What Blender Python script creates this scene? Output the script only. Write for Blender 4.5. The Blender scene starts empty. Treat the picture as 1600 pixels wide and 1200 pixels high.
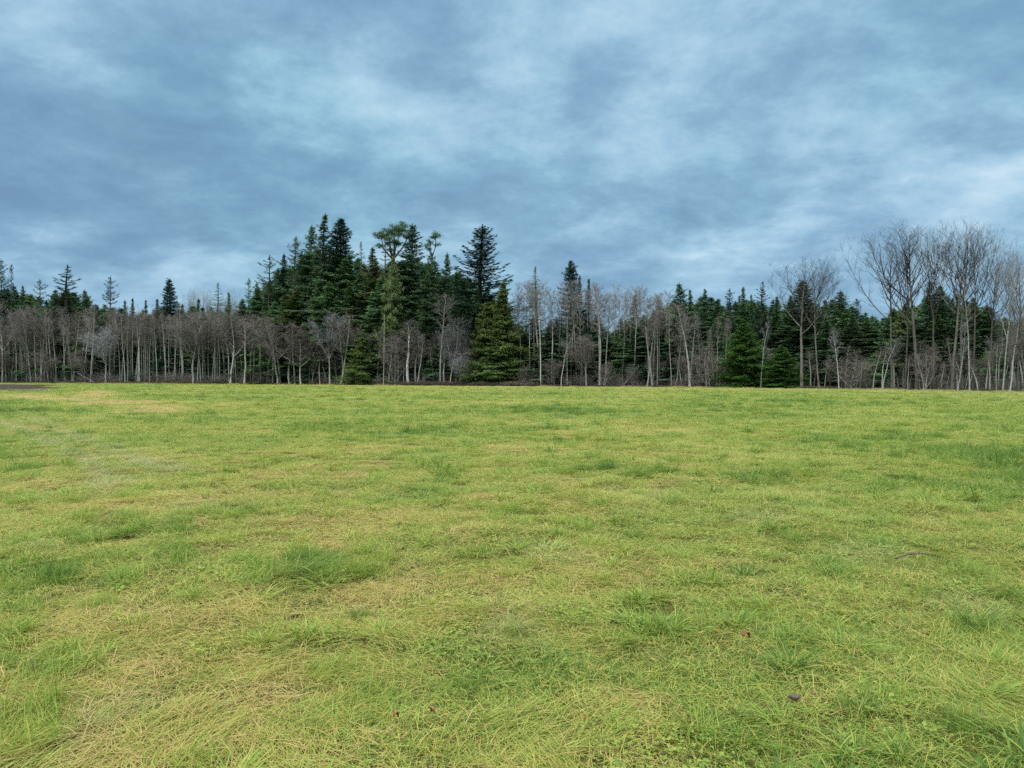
import bpy, math, random
import numpy as np
from mathutils import Vector

SC = bpy.context.scene
COL = SC.collection
R = math.radians

# ------------------------------------------------------------------ camera
F = 1164.0            # focal length in photo pixels (1600 wide)
HZ = 591.0            # horizon row of the photo
CAM_H = 1.65
cd = bpy.data.cameras.new("camera")
cam = bpy.data.objects.new("camera", cd); COL.objects.link(cam)
cd.sensor_width = 36.0
cd.lens = 36.0 * F / 1600.0
cd.clip_start = 0.05; cd.clip_end = 9000
cam.location = (0, 0, CAM_H)
cam.rotation_euler = (R(90) - math.atan((600 - HZ) / F), 0, 0)
SC.camera = cam

# ------------------------------------------------------------------ colour management
SC.view_settings.view_transform = 'Standard'
SC.view_settings.look = 'None'
SC.view_settings.exposure = 0.2
SC.view_settings.gamma = 1.0
SC.cycles.use_denoising = False
SC.cycles.max_bounces = 6
SC.cycles.diffuse_bounces = 3
SC.cycles.glossy_bounces = 2
SC.cycles.transmission_bounces = 3
SC.cycles.use_adaptive_sampling = True
SC.cycles.adaptive_threshold = 0.02

# ------------------------------------------------------------------ node helper
class NT:
    def __init__(s, tree): s.t = tree; s.n = tree.nodes; s.l = tree.links
    def node(s, typ, **kw):
        n = s.n.new(typ)
        for k, v in kw.items(): setattr(n, k, v)
        return n
    def set(s, sock, v):
        if isinstance(v, bpy.types.NodeSocket): s.l.new(v, sock)
        elif v is not None: sock.default_value = v
    def math(s, op, a, b=None, c=None, clamp=False):
        n = s.node('ShaderNodeMath', operation=op); n.use_clamp = clamp
        s.set(n.inputs[0], a)
        if b is not None: s.set(n.inputs[1], b)
        if c is not None: s.set(n.inputs[2], c)
        return n.outputs[0]
    def vmath(s, op, a, b=None, out=0):
        n = s.node('ShaderNodeVectorMath', operation=op)
        s.set(n.inputs[0], a)
        if b is not None: s.set(n.inputs[1], b)
        return n.outputs[out]
    def ss(s, v, a, b, lo=0.0, hi=1.0):
        n = s.node('ShaderNodeMapRange', interpolation_type='SMOOTHSTEP')
        s.set(n.inputs[0], v); n.inputs[1].default_value = a; n.inputs[2].default_value = b
        n.inputs[3].default_value = lo; n.inputs[4].default_value = hi
        return n.outputs[0]
    def mix(s, f, a, b, mode='MIX'):
        n = s.node('ShaderNodeMix', data_type='RGBA', blend_type=mode)
        s.set(n.inputs[0], f)
        for sock, v in ((n.inputs[6], a), (n.inputs[7], b)):
            if isinstance(v, (tuple, list)): v = (*v[:3], 1)
            s.set(sock, v)
        return n.outputs[2]
    def noise(s, vec, scale, detail=4, rough=.5, dist=0.0, out=0):
        n = s.node('ShaderNodeTexNoise')
        if vec is not None: s.set(n.inputs['Vector'], vec)
        n.inputs['Scale'].default_value = scale; n.inputs['Detail'].default_value = detail
        n.inputs['Roughness'].default_value = rough; n.inputs['Distortion'].default_value = dist
        return n.outputs[out]

def lin(r, g, b):
    f = lambda c: (c/255/12.92) if c/255 <= .04045 else ((c/255+.055)/1.055)**2.4
    return (f(r), f(g), f(b), 1)

# ------------------------------------------------------------------ world: overcast sky
SUN_EL, SUN_AZ = 42.0, 215.0          # sun behind the camera, a little to the left
w = bpy.data.worlds.new("World"); SC.world = w; w.use_nodes = True
W = NT(w.node_tree); W.n.clear()
SKY_STRENGTH = 1.0
tc = W.node('ShaderNodeTexCoord').outputs['Generated']
sky = W.node('ShaderNodeTexSky', sky_type='NISHITA'); sky.sun_disc = False
sky.sun_elevation = R(SUN_EL); sky.sun_rotation = R(SUN_AZ); sky.dust_density = 2.0
sep = W.node('ShaderNodeSeparateXYZ'); W.l.new(tc, sep.inputs[0])
X, Y, Z = sep.outputs
zc = W.math('MAXIMUM', Z, 0.0)
den = W.math('ADD', zc, 0.26)
comb = W.node('ShaderNodeCombineXYZ')
W.l.new(W.math('DIVIDE', X, den), comb.inputs[0]); W.l.new(W.math('DIVIDE', Y, den), comb.inputs[1])
P = comb.outputs[0]
def shifted(v, sx, sy, sz=1.0, off=(0, 0, 0)):
    m = W.node('ShaderNodeMapping'); W.l.new(v, m.inputs[0])
    m.inputs['Scale'].default_value = (sx, sy, sz); m.inputs['Location'].default_value = off
    return m.outputs[0]
big = W.noise(shifted(P, 1, 1, 1, (3.1, 7.7, 0)), 0.80, 5, .5, .1)
med = W.noise(shifted(P, 1, 1.1, 1, (11.3, 2.2, 4)), 2.3, 10, .57, .12)
fine = W.noise(shifted(P, 1, 1, 1, (1.3, 5.2, 9)), 5.0, 10, .66, .15)
low = W.noise(shifted(tc, 4, 4, 17, (2, 3, 1)), 1.3, 6, .58, .3)    # thin flat bands low in the sky
tone = W.math('ADD', W.math('MULTIPLY', big, .42), W.math('MULTIPLY', med, .48))
tone = W.math('ADD', W.math('ADD', tone, W.math('MULTIPLY', fine, .46)), -.128)
bil = W.math('ABSOLUTE', W.math('SUBTRACT', W.noise(shifted(P, 1, 1.2, 1, (21.3, 4.2, 2)), 1.7, 7, .5, .15), .5))
tone = W.math('ADD', tone, W.math('SUBTRACT', .032, W.math('MULTIPLY', bil, .50)))
lowmask = W.ss(Z, .16, .02)
tone = W.math('ADD', W.math('MULTIPLY', tone, W.math('SUBTRACT', 1.0, W.math('MULTIPLY', lowmask, .75))),
              W.math('MULTIPLY', W.math('MULTIPLY', low, 1.06), W.math('MULTIPLY', lowmask, .75)))
# brighter and darker parts of the cloud deck, each around its own direction
wv = W.node('ShaderNodeVectorMath', operation='SCALE'); wn = W.noise(shifted(tc, 1, 1, 2.2), 6.5, 6, .6, .2, out=1)
W.l.new(W.vmath('SUBTRACT', wn, (.5, .5, .5)), wv.inputs[0]); wv.inputs[3].default_value = .15
tcw = W.vmath('ADD', tc, wv.outputs[0])
def blob(px, py, size, sx=1.0):
    d = Vector(((px-800)/F, 1.0, (HZ-py)/F)).normalized()
    v = W.vmath('SUBTRACT', tcw, tuple(d))
    v = W.vmath('MULTIPLY', v, (1/sx, 1/sx, 1.0))
    L = W.vmath('LENGTH', v, out=1)
    return W.ss(L, size, 0.0)
for (px, py, s, sx, a) in [(465,150,.10,1.5,.10), (440,60,.12,1.5,.05), (840,60,.10,1.0,.07), (1060,150,.12,1.1,.055), (830,190,.10,1.0,.06),
                           (720,80,.07,1.5,-.07), (930,130,.08,1.2,-.08), (100,250,.22,2.0,-.03), (300,300,.15,2.4,-.06), (420,265,.09,2.5,-.04),
                           (1250,100,.3,1.5,-.005), (90,400,.09,3.4,.07), (250,440,.05,4,.05), (40,455,.05,4,.05), (1180,385,.035,5,.07), (1000,395,.03,5,.04), (560,320,.09,3,-.05),
                           (1000,300,.10,3,-.04), (1590,250,.03,2.5,.04), (190,170,.08,1.3,.03), (330,390,.04,4,.05)]:
    tone = W.math('ADD', tone, W.math('MULTIPLY', blob(px, py, s, sx), a))
ramp = W.node('ShaderNodeValToRGB'); W.l.new(tone, ramp.inputs[0])
cr = ramp.color_ramp; cr.interpolation = 'B_SPLINE'
cr.elements[0].position = .34; cr.elements[0].color = lin(100, 142, 174)
cr.elements[1].position = .82; cr.elements[1].color = lin(204, 225, 236)
for p_, c_ in ((.45, lin(113, 156, 187)), (.53, lin(125, 169, 199)), (.60, lin(143, 186, 212)), (.70, lin(168, 204, 225))):
    e = cr.elements.new(p_); e.color = c_
hue = W.noise(shifted(tc, 1, 1, 1, (5, 1, 3)), 3.2, 3, .5)
col = W.mix(W.ss(hue, .42, .62, 0, .28), ramp.outputs[0], W.mix(1.0, ramp.outputs[0], lin(246, 244, 253), 'MULTIPLY'))
col = W.mix(W.ss(hue, .5, .36, 0, .35), col, W.mix(1.0, col, lin(232, 253, 250), 'MULTIPLY'))
nish = W.vmath('MULTIPLY', sky.outputs[0], (.08, .08, .08))
hsv = W.node('ShaderNodeHueSaturation'); hsv.inputs['Saturation'].default_value = .93; W.l.new(col, hsv.inputs['Color']); col = hsv.outputs[0]
col = W.mix(.06, col, nish)
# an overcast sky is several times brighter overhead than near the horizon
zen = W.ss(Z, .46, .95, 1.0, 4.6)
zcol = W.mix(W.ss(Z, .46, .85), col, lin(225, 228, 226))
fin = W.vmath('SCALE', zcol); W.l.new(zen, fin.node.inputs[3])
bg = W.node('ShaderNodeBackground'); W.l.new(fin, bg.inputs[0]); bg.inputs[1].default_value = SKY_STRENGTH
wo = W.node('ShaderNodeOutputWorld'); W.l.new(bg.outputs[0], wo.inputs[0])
w.cycles.sampling_method = 'MANUAL'; w.cycles.sample_map_resolution = 512

# ------------------------------------------------------------------ sun through cloud
sl = bpy.data.lights.new("sun", 'SUN'); sl.energy = 1.5; sl.angle = R(18); sl.color = (1, .95, .86)
so = bpy.data.objects.new("sun", sl); COL.objects.link(so)
az = R(SUN_AZ); el = R(SUN_EL)
sdir = Vector((math.sin(az)*math.cos(el), math.cos(az)*math.cos(el), math.sin(el)))
so.rotation_euler = sdir.to_track_quat('Z', 'Y').to_euler()
so.location = (0, -20, 40)

# ------------------------------------------------------------------ mesh helpers
def mesh_np(name, V, Fc, attrs=None, smooth=False):
    """V (n,3), Fc list of int arrays (m,k)"""
    me = bpy.data.meshes.new(name)
    V = np.asarray(V, dtype=np.float32)
    me.vertices.add(len(V)); me.vertices.foreach_set('co', V.ravel())
    if Fc is not None:
        if not isinstance(Fc, list): Fc = [Fc]
        Fc = [f for f in Fc if len(f)]
        idx = np.concatenate([f.ravel() for f in Fc]).astype(np.int32)
        tot = np.concatenate([np.full(len(f), f.shape[1], np.int32) for f in Fc])
        st = np.concatenate([[0], np.cumsum(tot)[:-1]]).astype(np.int32)
        me.loops.add(len(idx)); me.loops.foreach_set('vertex_index', idx)
        me.polygons.add(len(tot)); me.polygons.foreach_set('loop_start', st)
        if smooth: me.polygons.foreach_set('use_smooth', np.ones(len(tot), bool))
    for k, (typ, a) in (attrs or {}).items():
        at = me.attributes.new(k, typ, 'POINT')
        at.data.foreach_set({'FLOAT': 'value', 'INT': 'value', 'FLOAT_VECTOR': 'vector', 'FLOAT_COLOR': 'color'}[typ], np.asarray(a).ravel())
    me.update(calc_edges=True); me.validate()
    return me

def unit(v): return v / (np.linalg.norm(v, axis=-1, keepdims=True) + 1e-9)

class Geo:
    """collects tubes, prisms and leaves"""
    def __init__(s): s.V = []; s.F3 = []; s.F4 = []; s.n = 0; s.A = []
    def _add(s, V, f3=None, f4=None, a=None):
        if f3 is not None: s.F3.append(f3 + s.n)
        if f4 is not None: s.F4.append(f4 + s.n)
        s.V.append(V); s.n += len(V)
        s.A.append(np.zeros(len(V), np.float32) if a is None else a)
    def tube(s, pts, rad, k=5, cap=False):
        pts = np.asarray(pts, float); rad = np.asarray(rad, float); n = len(pts)
        d = unit(np.gradient(pts, axis=0))
        ref = np.where(np.abs(d[:, 2:3]) > .9, np.array([[1., 0, 0]]), np.array([[0, 0, 1.]]))
        u = unit(np.cross(d, ref)); v = np.cross(d, u)
        a = np.arange(k) * 2*math.pi/k
        V = pts[:, None] + rad[:, None, None]*(np.cos(a)[None, :, None]*u[:, None] + np.sin(a)[None, :, None]*v[:, None])
        i, j = np.meshgrid(np.arange(n-1), np.arange(k), indexing='ij'); j2 = (j+1) % k
        f = np.stack([i*k+j, i*k+j2, (i+1)*k+j2, (i+1)*k+j], -1).reshape(-1, 4)
        f3 = None; V = V.reshape(-1, 3)
        if cap:
            V = np.vstack([V, pts[-1] + d[-1]*rad[-1]*.3]); b = (n-1)*k
            f3 = np.array([[b+q, b+(q+1) % k, n*k] for q in range(k)])
        s._add(V, f3, f)
    def prisms(s, p0, p1, r):
        """thin three-sided spikes from p0 to p1"""
        m = len(p0)
        if not m: return
        d = unit(p1-p0); ref = np.where(np.abs(d[:, 2:3]) > .9, np.array([[1., 0, 0]]), np.array([[0, 0, 1.]]))
        u = unit(np.cross(d, ref)); v = np.cross(d, u)
        V = np.zeros((m, 4, 3)); r = np.broadcast_to(np.asarray(r, float), (m,))[:, None]
        for q in range(3):
            a = q*2*math.pi/3; V[:, q] = p0 + r*(math.cos(a)*u + math.sin(a)*v)
        V[:, 3] = p1
        b = np.arange(m)[:, None]*4
        f = np.concatenate([b + np.array([[0, 1, 3]]), b + np.array([[1, 2, 3]]), b + np.array([[2, 0, 3]])])
        s._add(V.reshape(-1, 3), f)
    def leaves(s, c, d, nrm, L, wd, a=None):
        """rhombic leaf sprays: centre, direction, rough normal, length, width"""
        m = len(c)
        if not m: return
        d = unit(d); sd = unit(np.cross(d, nrm)); L = np.broadcast_to(L, (m,))[:, None]; wd = np.broadcast_to(wd, (m,))[:, None]
        V = np.stack([c - d*L*.5, c + sd*wd*.5, c + d*L*.5, c - sd*wd*.5], 1)
        f = np.arange(m)[:, None]*4 + np.arange(4)[None]
        s._add(V.reshape(-1, 3), None, f, None if a is None else np.repeat(a, 4).astype(np.float32))
    def mesh(s, name, smooth=False):
        Fc = []
        if s.F3: Fc.append(np.concatenate(s.F3))
        if s.F4: Fc.append(np.concatenate(s.F4))
        return mesh_np(name, np.concatenate(s.V), Fc, {'tint': ('FLOAT', np.concatenate(s.A))}, smooth)

# ------------------------------------------------------------------ materials
def new_mat(name):
    m = bpy.data.materials.new(name); m.use_nodes = True
    t = NT(m.node_tree); t.n.clear()
    out = t.node('ShaderNodeOutputMaterial')
    return m, t, out
def bark_mat(name, c1, c2, scale=3.0, stretch=.25):
    m, t, out = new_mat(name)
    tcn = t.node('ShaderNodeTexCoord').outputs['Object']
    mp = t.node('ShaderNodeMapping'); t.l.new(tcn, mp.inputs[0]); mp.inputs['Scale'].default_value = (1, 1, stretch)
    n = t.noise(mp.outputs[0], scale, 6, .6)
    rnd = t.node('ShaderNodeObjectInfo').outputs['Random']
    c = t.mix(t.ss(n, .35, .65), c1, c2)
    hs = t.node('ShaderNodeHueSaturation'); t.l.new(c, hs.inputs['Color'])
    t.l.new(t.math('ADD', t.math('MULTIPLY', rnd, .5), .75), hs.inputs['Value'])
    p = t.node('ShaderNodeBsdfPrincipled'); t.l.new(hs.outputs[0], p.inputs['Base Color'])
    p.inputs['Roughness'].default_value = .9; p.inputs['Specular IOR Level'].default_value = .2
    t.l.new(p.outputs[0], out.inputs[0]); return m
def leaf_mat(name, c1, c2, transl=.25):
    m, t, out = new_mat(name)
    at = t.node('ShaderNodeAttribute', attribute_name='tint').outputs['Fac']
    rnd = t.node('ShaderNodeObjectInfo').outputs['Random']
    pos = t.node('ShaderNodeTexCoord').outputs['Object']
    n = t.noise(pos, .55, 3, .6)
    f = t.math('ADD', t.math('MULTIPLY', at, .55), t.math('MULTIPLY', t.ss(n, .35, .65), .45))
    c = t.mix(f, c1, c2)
    hs = t.node('ShaderNodeHueSaturation'); t.l.new(c, hs.inputs['Color'])
    t.l.new(t.math('ADD', t.math('MULTIPLY', rnd, .5), .75), hs.inputs['Value'])
    t.l.new(t.math('ADD', t.math('MULTIPLY', rnd, .03), .485), hs.inputs['Hue'])
    d = t.node('ShaderNodeBsdfDiffuse'); t.l.new(hs.outputs[0], d.inputs[0])
    tr = t.node('ShaderNodeBsdfTranslucent'); t.l.new(hs.outputs[0], tr.inputs[0])
    mx = t.node('ShaderNodeMixShader'); mx.inputs[0].default_value = transl
    t.l.new(d.outputs[0], mx.inputs[1]); t.l.new(tr.outputs[0], mx.inputs[2]); t.l.new(mx.outputs[0], out.inputs[0])
    return m
M = {
 'bark_fir':  bark_mat('fir bark', (.07, .055, .045), (.13, .11, .09)),
 'bark_alder': bark_mat('alder bark', (.17, .175, .145), (.34, .35, .30), 4, .5),
 'bark_pale': bark_mat('pale bark', (0.2700, 0.2625, 0.2325), (0.4125, 0.4050, 0.3675), 4, .5),
 'bark_cotton': bark_mat('cottonwood bark', (.070, .064, .054), (.135, .127, .108), 5, .15),
 'twig_brown': bark_mat('brown twigs', (.108, .095, .085), (.190, .168, .148), 1.0, 1),
 'twig_grey': bark_mat('grey twigs', (0.1173, 0.1069, 0.0966), (0.1863, 0.1725, 0.1587), 1.0, 1),
 'twig_pale': bark_mat('pale twigs', (0.1428, 0.1487, 0.1487), (0.2142, 0.2202, 0.2202), 1.0, 1),
 'twig_dark': bark_mat('cottonwood twigs', (.026, .023, .021), (.048, .042, .038), 1.0, 1),
 'twig_red': bark_mat('reddish bramble canes', (.060, .050, .040), (.125, .100, .075), 1.0, 1),
 'fir_dark':  leaf_mat('dark fir needles', (.066, .122, .070), (.145, .240, .122)),
 'fir_mid':   leaf_mat('green fir needles', (.075, .155, .070), (.160, .280, .110)),
 'fir_olive': leaf_mat('olive fir needles', (0.0900, 0.1260, 0.0540), (0.1800, 0.2250, 0.0900)),
 'fir_black': leaf_mat('very dark fir needles', (.030, .062, .046), (.068, .126, .088)),
 'cedar':     leaf_mat('cedar sprays', (.062, .108, .034), (.140, .200, .060)),
 'cedar_bright': leaf_mat('bright cedar sprays', (0.0351, 0.0900, 0.0195), (0.0742, 0.1564, 0.0351)),
 'understorey': leaf_mat('dark evergreen undergrowth leaves', (0.0353, 0.0756, 0.0449), (0.0882, 0.1562, 0.0735)),
}

# ------------------------------------------------------------------ numpy value noise
def _h(ix, iy, seed):
    n = (ix.astype(np.int64)*374761393 + iy.astype(np.int64)*668265263 + seed*982451653) & 0x7fffffff
    n = ((n ^ (n >> 13))*1274126177) & 0x7fffffff
    return ((n ^ (n >> 16)) & 0xffff) / 65535.0
def vnoise(x, y, seed=0):
    ix = np.floor(x); iy = np.floor(y); fx = x-ix; fy = y-iy
    fx = fx*fx*(3-2*fx); fy = fy*fy*(3-2*fy)
    a = _h(ix, iy, seed); b = _h(ix+1, iy, seed); c = _h(ix, iy+1, seed); d = _h(ix+1, iy+1, seed)
    return (a*(1-fx)+b*fx)*(1-fy) + (c*(1-fx)+d*fx)*fy
def fbm(x, y, seed=0, o=4):
    s = 0; a = .5; t = 0
    for i in range(o):
        s = s + a*vnoise(x*2**i+17.3*i, y*2**i-9.1*i, seed+i); t += a; a *= .5
    return s/t
def sstep(a, b, x):
    t = np.clip((x-a)/(b-a), 0, 1); return t*t*(3-2*t)

# ------------------------------------------------------------------ the wood's edge and the lie of the land
EP = [-400, 0, 250, 600, 900, 1200, 1600, 2200]
ED = [330, 262, 222, 174, 149, 127, 92, 66]
def edge_px(px): return np.interp(px, EP, ED)
def in_wood(x, y):
    px = 800 + F*x/np.maximum(y, 1.0)
    return np.where(y > 1, y - edge_px(px), -50.0)
def ground_at(px, py):
    D = CAM_H*F/(py-HZ); return ((px-800)/F*D, D)
def ell(x, y, px, py, rx, ry, soft=.6):
    cx, D = ground_at(px, py)
    a = rx/F*D; b = max(ry*D*D/(CAM_H*F), .05)
    if D > 35:                                   # far patches run away from the viewpoint, as mown and walked ground does
        ys = np.maximum(y, 2.0)
        d = np.sqrt(((x/ys - cx/D)*F/rx)**2 + ((CAM_H*F/ys - (py-HZ))/ry)**2)
    else: d = np.sqrt(((x-cx)/a)**2 + ((y-D)/b)**2)
    return 1 - sstep(1-soft, 1+soft, d + (fbm(x/a*1.3+px, y/b*1.3+py, 5, 3)-.5)*.9)
def height(x, y):
    r = np.hypot(x, y); near = 1 - sstep(40, 120, r)
    h = (fbm(x/13, y/13, 3, 3)-.5)*.22*near
    h = h + (fbm(x/1.1+5, y/1.1, 9, 3)-.5)*.11*(1 - sstep(20, 50, r)) + (fbm(x/.32, y/.32, 21, 2)-.5)*.035*(1 - sstep(8, 20, r))
    h = h + .10*ell(x, y, 0, 604, 115, 5, .5)
    h = h + .14*ell(x, y, 150, 618, 60, 6, .8) + .10*ell(x, y, 260, 632, 90, 5, .9)      # low mounds on the left
    return h
def fields(x, y):
    """dry 0..1, lush 0..1, soil 0..1, pale 0..1 of the pasture"""
    g = ell
    r = np.hypot(x, y)
    n1 = fbm(x/6.5, y/9.0, 31, 4); n2 = fbm(x/1.7, y/1.9, 41, 4); n3 = fbm(x/.55, y/.6, 51, 3)
    dry = 1.15*sstep(.36, .68, .32*n1 + .33*n2 + .35*n3) - .12
    lush = sstep(.50, .72, .45*fbm(x/5+40, y/6, 61, 3) + .35*fbm(x/1.1, y/1.2+30, 71, 3) + .20*fbm(x/.4, y/.4, 77, 2))
    dry = dry*(1 - .35*sstep(0, .5, x/np.maximum(r, 1)) )       # the right half is greener
    dry = dry + .22*ell(x, y, 350, 730, 420, 45, .8) + .2*g(x, y, 600, 705, 80, 10)
    straw = np.zeros_like(x)
    for a in [(45,619,40,3), (105,625,45,2.5), (150,617,32,5.5), (180,630,65,3.4), (245,641,62,4), (190,644,40,2.5)]:
        straw = np.maximum(straw, g(x, y, *a))
    dry = dry + 1.5*straw
    pale = np.zeros_like(x)
    for a in [(45,680,22,9), (75,700,25,9), (105,716,26,9), (140,738,28,11), (165,762,30,14), (120,655,30,5), (60,640,20,4),
              (330,800,60,10), (880,870,40,18), (790,990,45,30), (1180,810,60,10), (1010,780,50,10), (1350,870,50,16), (1530,950,45,28), (180,1110,30,40)]:
        pale = np.maximum(pale, g(x, y, *a)*(.12 if a[0] < 200 and a[1] < 800 else .3))
    pale = np.maximum(pale, straw*.25)
    for line in ([(-40,648),(20,666),(60,682),(110,705),(150,735),(180,765)], [(-20,632),(40,648),(110,680),(170,702),(260,740)]):   # old wheel lines
        W_ = np.array([ground_at(*q) for q in line]); dm = np.full(x.shape, 1e9)
        for a, b in zip(W_[:-1], W_[1:]):
            ab = b-a; t = np.clip(((x-a[0])*ab[0]+(y-a[1])*ab[1])/(ab@ab), 0, 1)
            dm = np.minimum(dm, np.hypot(x-a[0]-t*ab[0], y-a[1]-t*ab[1]))
        pale = np.maximum(pale, (1-sstep(.08, .36, dm*(.7+.6*fbm(x/1.5, y/1.5, 7, 2))))*sstep(.22, .42, fbm(x/2.5, y/2.5, 8, 3))*.7)
    for a, k in [((900,645,110,5),.75), ((560,660,90,7),.7), ((1520,645,70,3),.8), ((1190,656,50,3),.6), ((1300,740,170,20),.4), ((1470,770,140,14),.5),
                 ((470,890,95,32),1.0), ((20,745,40,22),.5), ((1080,690,90,8),.35), ((1540,990,70,30),.55), ((330,650,60,4),.3), ((280,660,80,4),.45),
                 ((120,1120,90,40),.45), ((780,805,45,8),.6), ((1060,955,90,30),.35), ((1230,700,80,8),.4)]:
        lush = lush + k*(1.0 if a[1] > 850 else .6)*g(x, y, *a)
    soil = g(x, y, -5, 606, 105, 5.2, .2)
    iw = in_wood(x, y); verge = sstep(-45, -8, iw + (fbm(x/9, y/9, 161, 3)-.5)*25)*sstep(300, 500, 800+F*x/np.maximum(y, 1))
    dry = dry + .35*verge; pale = np.maximum(pale, .40*verge*sstep(.3, .6, fbm(x/5, y/12, 171, 3)))
    return np.clip(dry, -.2, 2), np.clip(lush*(1-.6*verge), 0, 1), soil, pale

# ------------------------------------------------------------------ ground
def build_ground():
    front = np.linspace(R(-52), R(52), 760); rest = np.linspace(R(52), R(308), 130)[1:-1]
    ang = np.concatenate([front, rest]); na = len(ang)
    rad = [0.0, .4]
    while rad[-1] < 5000: rad.append(rad[-1]*1.021 + .005)
    rad = np.array(rad[1:]); nr = len(rad)
    A, Rr = np.meshgrid(ang, rad)
    x = (np.sin(A)*Rr).ravel(); y = (np.cos(A)*Rr).ravel()
    z = height(x, y) - .028
    V = np.stack([x, y, z], 1); V = np.vstack([V, [0, 0, 0]])
    i, j = np.meshgrid(np.arange(nr-1), np.arange(na), indexing='ij'); j2 = (j+1) % na
    f = np.stack([i*na+j, (i+1)*na+j, (i+1)*na+j2, i*na+j2], -1).reshape(-1, 4)[:, ::-1]
    jj = np.arange(na); f3 = np.stack([np.full(na, nr*na), (jj+1) % na, jj], -1)
    dry, lush, soil, pale = fields(V[:, 0], V[:, 1])
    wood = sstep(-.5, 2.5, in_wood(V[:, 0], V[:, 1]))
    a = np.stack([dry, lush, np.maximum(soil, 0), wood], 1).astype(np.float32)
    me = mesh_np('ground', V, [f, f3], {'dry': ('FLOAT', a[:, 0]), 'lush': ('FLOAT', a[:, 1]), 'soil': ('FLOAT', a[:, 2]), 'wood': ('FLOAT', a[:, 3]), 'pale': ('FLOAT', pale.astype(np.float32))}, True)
    m, t, out = new_mat('pasture ground')
    at = lambda k: t.node('ShaderNodeAttribute', attribute_name=k).outputs['Fac']
    pos = t.node('ShaderNodeNewGeometry').outputs['Position']
    n1 = t.noise(pos, 22, 8, .7); n2 = t.noise(pos, 190, 5, .7); n3 = t.noise(pos, 1.3, 5, .6)
    thatch = t.mix(t.ss(n2, .35, .65), (.05, .045, .02), (.15, .125, .055))
    green = t.mix(t.ss(n1, .35, .65), (.08, .10, .02), (.19, .21, .045))
    c = t.mix(t.math('ADD', t.math('MULTIPLY', at('dry'), .6), t.math('MULTIPLY', n3, .35), clamp=True), green, thatch)
    c = t.mix(t.math('MULTIPLY', at('pale'), .6), c, (.30, .26, .13))
    c = t.mix(at('soil'), c, t.mix(n1, (.022, .018, .014), (.06, .047, .036)))
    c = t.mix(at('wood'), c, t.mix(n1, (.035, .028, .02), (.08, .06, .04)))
    p = t.node('ShaderNodeBsdfPrincipled'); t.l.new(c, p.inputs['Base Color']); p.inputs['Roughness'].default_value = 1; p.inputs['Specular IOR Level'].default_value = .1
    b = t.node('ShaderNodeBump'); b.inputs['Strength'].default_value = .8; b.inputs['Distance'].default_value = .03
    t.l.new(t.math('ADD', n1, n2), b.inputs['Height']); t.l.new(b.outputs[0], p.inputs['Normal'])
    t.l.new(p.outputs[0], out.inputs[0])
    me.materials.append(m)
    o = bpy.data.objects.new('ground', me); COL.objects.link(o); o['kind'] = 'structure'
build_ground()

# ------------------------------------------------------------------ instanced ground cover
def gn_instances(name, pts, rot, scl, idx, protos, extra=None, label=None, category=None):
    """one 'stuff' object: points that each carry one of the prototype meshes"""
    attrs = {'rot': ('FLOAT_VECTOR', rot.astype(np.float32)), 'scl': ('FLOAT_VECTOR', scl.astype(np.float32)), 'idx': ('INT', idx.astype(np.int32))}
    for k, v in (extra or {}).items(): attrs[k] = ('FLOAT', v.astype(np.float32))
    me = mesh_np(name, pts, None, attrs)
    o = bpy.data.objects.new(name, me); COL.objects.link(o)
    c = bpy.data.collections.new(name + ' sources')
    for k, pm in enumerate(protos):
        q = bpy.data.objects.new('%s_source_%02d' % (name, k), pm); c.objects.link(q)
    g = bpy.data.node_groups.new(name, 'GeometryNodeTree')
    g.interface.new_socket('Geometry', in_out='INPUT', socket_type='NodeSocketGeometry')
    g.interface.new_socket('Geometry', in_out='OUTPUT', socket_type='NodeSocketGeometry')
    N = g.nodes.new; L = g.links.new
    gi = N('NodeGroupInput'); go = N('NodeGroupOutput'); ci = N('GeometryNodeCollectionInfo')
    ci.inputs['Collection'].default_value = c; ci.inputs['Separate Children'].default_value = True; ci.inputs['Reset Children'].default_value = True
    ip = N('GeometryNodeInstanceOnPoints'); ip.inputs['Pick Instance'].default_value = True
    def na(k, typ):
        n = N('GeometryNodeInputNamedAttribute'); n.data_type = typ; n.inputs['Name'].default_value = k
        return [s for s in n.outputs if s.enabled][0]
    L(gi.outputs[0], ip.inputs['Points']); L(ci.outputs[0], ip.inputs['Instance'])
    L(na('idx', 'INT'), ip.inputs['Instance Index']); L(na('scl', 'FLOAT_VECTOR'), ip.inputs['Scale'])
    e2r = N('FunctionNodeEulerToRotation'); L(na('rot', 'FLOAT_VECTOR'), e2r.inputs[0]); L(e2r.outputs[0], ip.inputs['Rotation'])
    L(ip.outputs[0], go.inputs[0])
    md = o.modifiers.new('cover', 'NODES'); md.node_group = g
    o['kind'] = 'stuff'
    if label: o['label'] = label
    if category: o['category'] = category
    return o

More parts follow.
